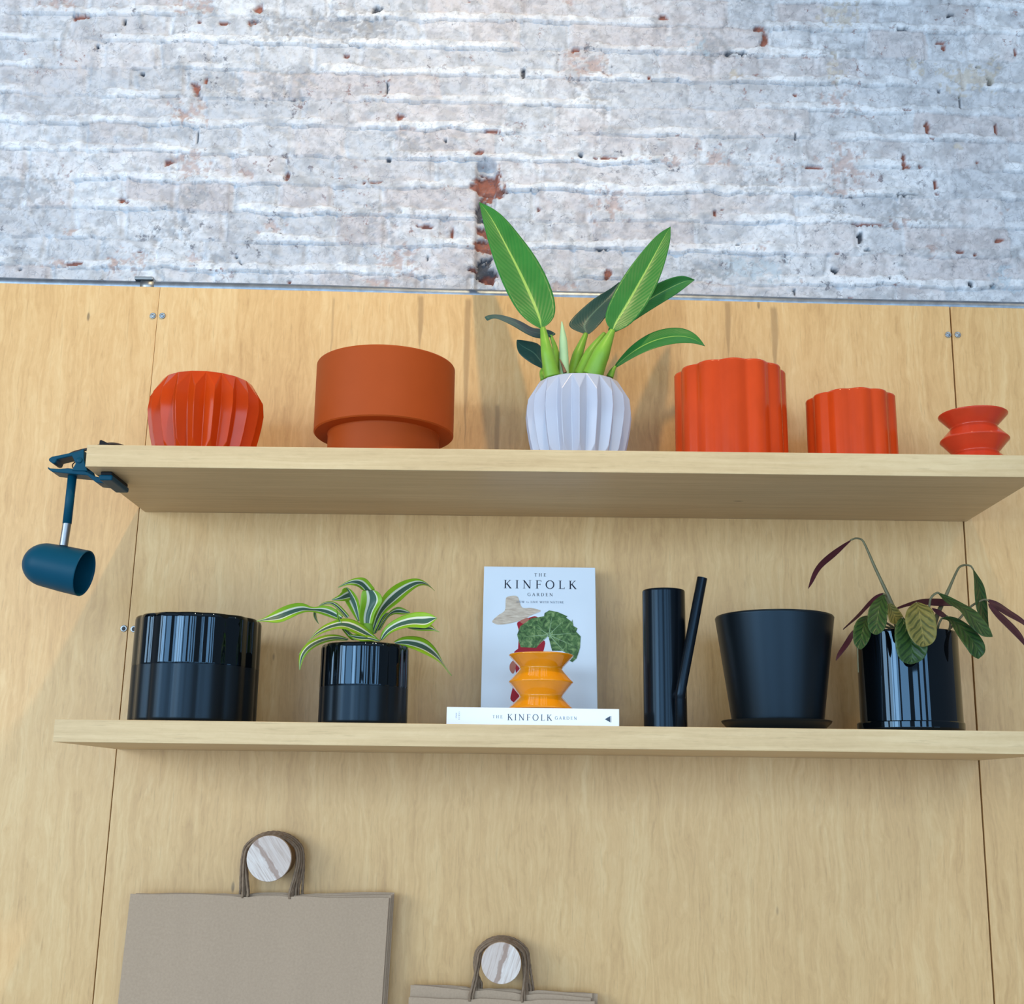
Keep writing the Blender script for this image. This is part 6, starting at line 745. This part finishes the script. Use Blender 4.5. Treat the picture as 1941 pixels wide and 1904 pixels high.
# ------------------------------------------------------------------ hooks and paper bags
def marble(name, seed, ang, off):
    a = N(name); c0 = a.co(); c = a.mp(c0, (1, 1, 1), (0, 0, 0), (0, ang, 0)); sp_ = a.n('ShaderNodeSeparateXYZ'); a.l(c, sp_.inputs[0])
    st = a.noise(a.mp(c, (420, 60, 26), (seed, seed, seed)), 1, 4, .6, .4); wv = a.noise(a.mp(c, (30, 30, 40), (seed, 0, seed)), 1, 3)
    d = a.math('ADD', sp_.outputs[0], a.math('ADD', off, a.math('MULTIPLY', a.math('SUBTRACT', wv, .5), .022)))
    col = a.ramp(st, [(.30, lin(176, 154, 140)), (.5, lin(212, 196, 186)), (.7, lin(226, 216, 208))])
    half = a.ss(d, -.004, .010); col = a.mix(a.math('MULTIPLY', half, .5), col, lin(188, 164, 150))
    band = a.math('MULTIPLY', a.ss(d, -.0052, -.0026), a.ss(d, .0058, .0030)); col = a.mix(a.math('MULTIPLY', band, .75), col, lin(146, 112, 92))
    a.set(Base_Color=col, Roughness=.45); return a.m
M_PEG = plain('peg_wood', lin(150, 120, 88), .6)
def kraft(name, sh):
    a = N(name); c = a.co(); n = a.noise(c, 260, 4, .6); b = a.noise(a.mp(c, (5, 5, 2.2)), 1, 3)
    col = a.mix(n, lin(160*sh, 135*sh, 111*sh), lin(187*sh, 161*sh, 135*sh)); col = a.mix(a.math('MULTIPLY', b, .22), col, lin(160*sh, 140*sh, 124*sh))
    a.set(Base_Color=col, Roughness=.72, Specular_IOR_Level=.3)
    a.bump(a.math('ADD', a.math('MULTIPLY', n, .12), a.math('MULTIPLY', a.noise(a.mp(c, (14, 14, 3)), 1, 3, .5), 1.)), .35, .006)
    return a.m
M_KRAFT = kraft('kraft_paper', 1.); M_ROPE = plain('twisted_paper_cord', lin(136, 114, 94), .85, .2, vary=.2, scale=120)
M_PRINT = paper('navy_print', lin(44, 44, 76))
def knob(x, z, r, label, seed, ang, off, half=1):
    e = empty('wall_knob', (x, 0, z), label, 'hook', 'round knobs holding the paper bags')
    yf = -.062
    p = new_mesh('peg', *lathe([(r*.92, -.0003), (r*.92, -.004), (r*.88, -.008), (r*.88, -.050), (r*.90, -.0535)], 48), M_PEG, e); sharp(p, 40)
    d = new_mesh('disc', *lathe([(r*.80, -.0535), (r*.97, -.0535), (r, -.0550), (r, -.0605), (r*.985, -.0622), (.001, -.0624)], 72), marble('striped_stone', seed, ang, off), e); sharp(d, 40)
    for o in (p, d): o.rotation_euler = (PI/2, 0, 0); o.scale = (1, 1, -1); 
    for o in (p, d): 
        o.data.transform(Matrix.Rotation(PI/2, 4, 'X') @ Matrix.Diagonal((1, 1, -1, 1))); o.rotation_euler = (0, 0, 0); o.scale = (1, 1, 1); o.data.flip_normals()
knob(-.4613, 1.3922, .0372, 'round stone-faced wall knob holding the large paper bags', 1.3, .62, .003)
knob(-.0732, 1.2334, .0325, 'round stone-faced wall knob holding the small paper bags', 3.1, -.30+PI, .001)
def bag(y, xl, xr, zt, hgt, tilt, lean, hx0, hx1, kx, kz, kr, label, group, grow, rng, notch=True, mark=False):
    """flat folded carrier bag hung by two cord handles; y = front face"""
    w = xr-xl; t = .0030; xc = (xl+xr)/2
    e = empty('paper_bag', (xc, y, zt), label, 'bag', group)
    n = 26; V, F = [], []
    ph_ = rng.random()*6
    top = []
    for i in range(n+1):
        u = i/n; x = (u-.5)*w; z = tilt*x+.0009*math.sin(u*17+ph_)
        xx = xc+x
        for hx_ in (hx0, hx1):
            if notch and abs(xx-hx_) < .016: z -= .0016
        top.append((x, z))
    m = 14
    for side in (0, 1):
        for j in range(m+1):
            zz = -hgt*j/m
            for (x, z) in top:
                bul = .6*(.0010*math.sin(x*38+ph_+j*.25)+.0008*math.sin(x*90+ph_*2)+.0012*math.exp(-((x+.085+.004*j)/.006)**2))*min(1, j/2.)*min(1, (w/2-abs(x))/.02)*(1 if side == 0 else .2)
                V.append((x+lean*zz, (0 if side == 0 else t)-(bul if side == 0 else -bul*.0), z+zz))
    q = (m+1)*(n+1)
    for j in range(m):
        for i in range(n):
            a = j*(n+1)+i; F.append((a, a+n+1, a+n+2, a+1)); F.append((q+a, q+a+1, q+a+n+2, q+a+n+1))
    for j in range(m):
        a = j*(n+1); F.append((a, q+a, q+a+n+1, a+n+1)); b = a+n; F.append((b, b+n+1, q+b+n+1, q+b))
    for i in range(n):
        a = m*(n+1)+i; F.append((a, q+a, q+a+1, a+1))
    sharp(new_mesh('bag_body', V, F, M_KRAFT, e), 28)
    # inner sleeve closes the mouth a little below the rim
    new_mesh('mouth_fold', *box(-w/2+.004, w/2-.004, .0006, t-.0006, -.034, -.008), M_KRAFT, e)
    for hI in (0, 1):
        R0 = kr+grow+.0012*hI; yy = t*.5+(-.0014 if hI == 0 else .0014); dx = .006*hI
        wl = hx0+dx*(.5+rng.random()*.9); wr = hx1+dx*(.3+rng.random()*.9); sw = R0*(1.12+.20*rng.random()); sr = R0*(1.12+.20*rng.random())
        P_ = [(wl, tilt*(wl-xc)+zt-.004), (wl+.0005, tilt*(wl-xc)+zt+.006), ((kx-sw)*.5+wl*.5, (kz-.012+zt)*.5+.003), (kx-sw*.99, kz-.004)]
        for t_ in np.linspace(PI*.88, PI*.12, 11): P_.append((kx+(sw if t_ > PI/2 else sr)*math.cos(t_), kz+R0*math.sin(t_)))
        P_ += [(kx+sr*.99, kz-.004), ((kx+sr)*.5+wr*.5, (kz-.012+zt)*.5+.003), (wr-.0005, tilt*(wr-xc)+zt+.006), (wr, tilt*(wr-xc)+zt-.004)]
        P_ = [(px-xc, yy, pz-zt) for px, pz in P_]
        new_mesh('cord_handle', *tube(smooth_path(P_, 5), .0021, 12, True, 3, 700), M_ROPE, e, True)
    if mark:
        pass
    return e
rng = random.Random(5)
BIG = 'large kraft paper bags on the left knob'
kw = dict(kx=-.4613, kz=1.3922)
fb = bag(-.0420, -.6925, -.2615, 1.3312, .42, -.005, .036, -.5060, -.4270, kr=.0345, label='large brown kraft paper carrier bag, front of the left hanging stack', group=BIG, grow=.0005, rng=rng, **kw)
new_mesh('printed_mark', [(.040, -.0024, -.1790), (.0335, -.0024, -.2000), (.0475, -.0024, -.2000)], [(0, 1, 2)], M_PRINT, fb)
bag(-.0362, -.6895, -.2585, 1.3326, .42, .006, .034, -.5040, -.4230, kr=.0345, label='large kraft paper bag directly behind the front bag of the left stack', group=BIG, grow=.0022, rng=rng, **kw)
bag(-.0304, -.6870, -.2565, 1.3334, .42, .012, .033, -.5070, -.4200, kr=.0345, label='third large kraft paper bag from the front in the left stack', group=BIG, grow=.0040, rng=rng, **kw)
bag(-.0246, -.6850, -.2545, 1.3344, .42, .017, .030, -.5140, -.4160, kr=.0345, label='rearmost large kraft paper bag of the left stack, nearest the plywood', group=BIG, grow=.0058, rng=rng, **kw)
SM = 'small kraft paper bags on the right knob'
kw = dict(kx=-.0732, kz=1.2334)
bag(-.0440, -.2235, .0800, 1.1752, .34, -.003, .02, -.1240, -.0380, kr=.0300, label='small brown kraft paper bag, front of the lower right hanging stack', group=SM, grow=.0005, rng=rng, **kw)
bag(-.0382, -.2215, .0740, 1.1865, .34, -.050, .02, -.1190, -.0340, kr=.0300, label='small kraft paper bag tilted behind the front bag of the right stack', group=SM, grow=.0022, rng=rng, **kw)
bag(-.0324, -.2160, .0770, 1.1890, .34, -.030, .02, -.1140, -.0300, kr=.0300, label='third small kraft paper bag from the front in the right stack', group=SM, grow=.0040, rng=rng, **kw)
bag(-.0266, -.2110, .0860, 1.1885, .34, -.038, .02, -.1100, -.0270, kr=.0300, label='rearmost small kraft paper bag of the right stack, nearest the plywood', group=SM, grow=.0058, rng=rng, **kw)
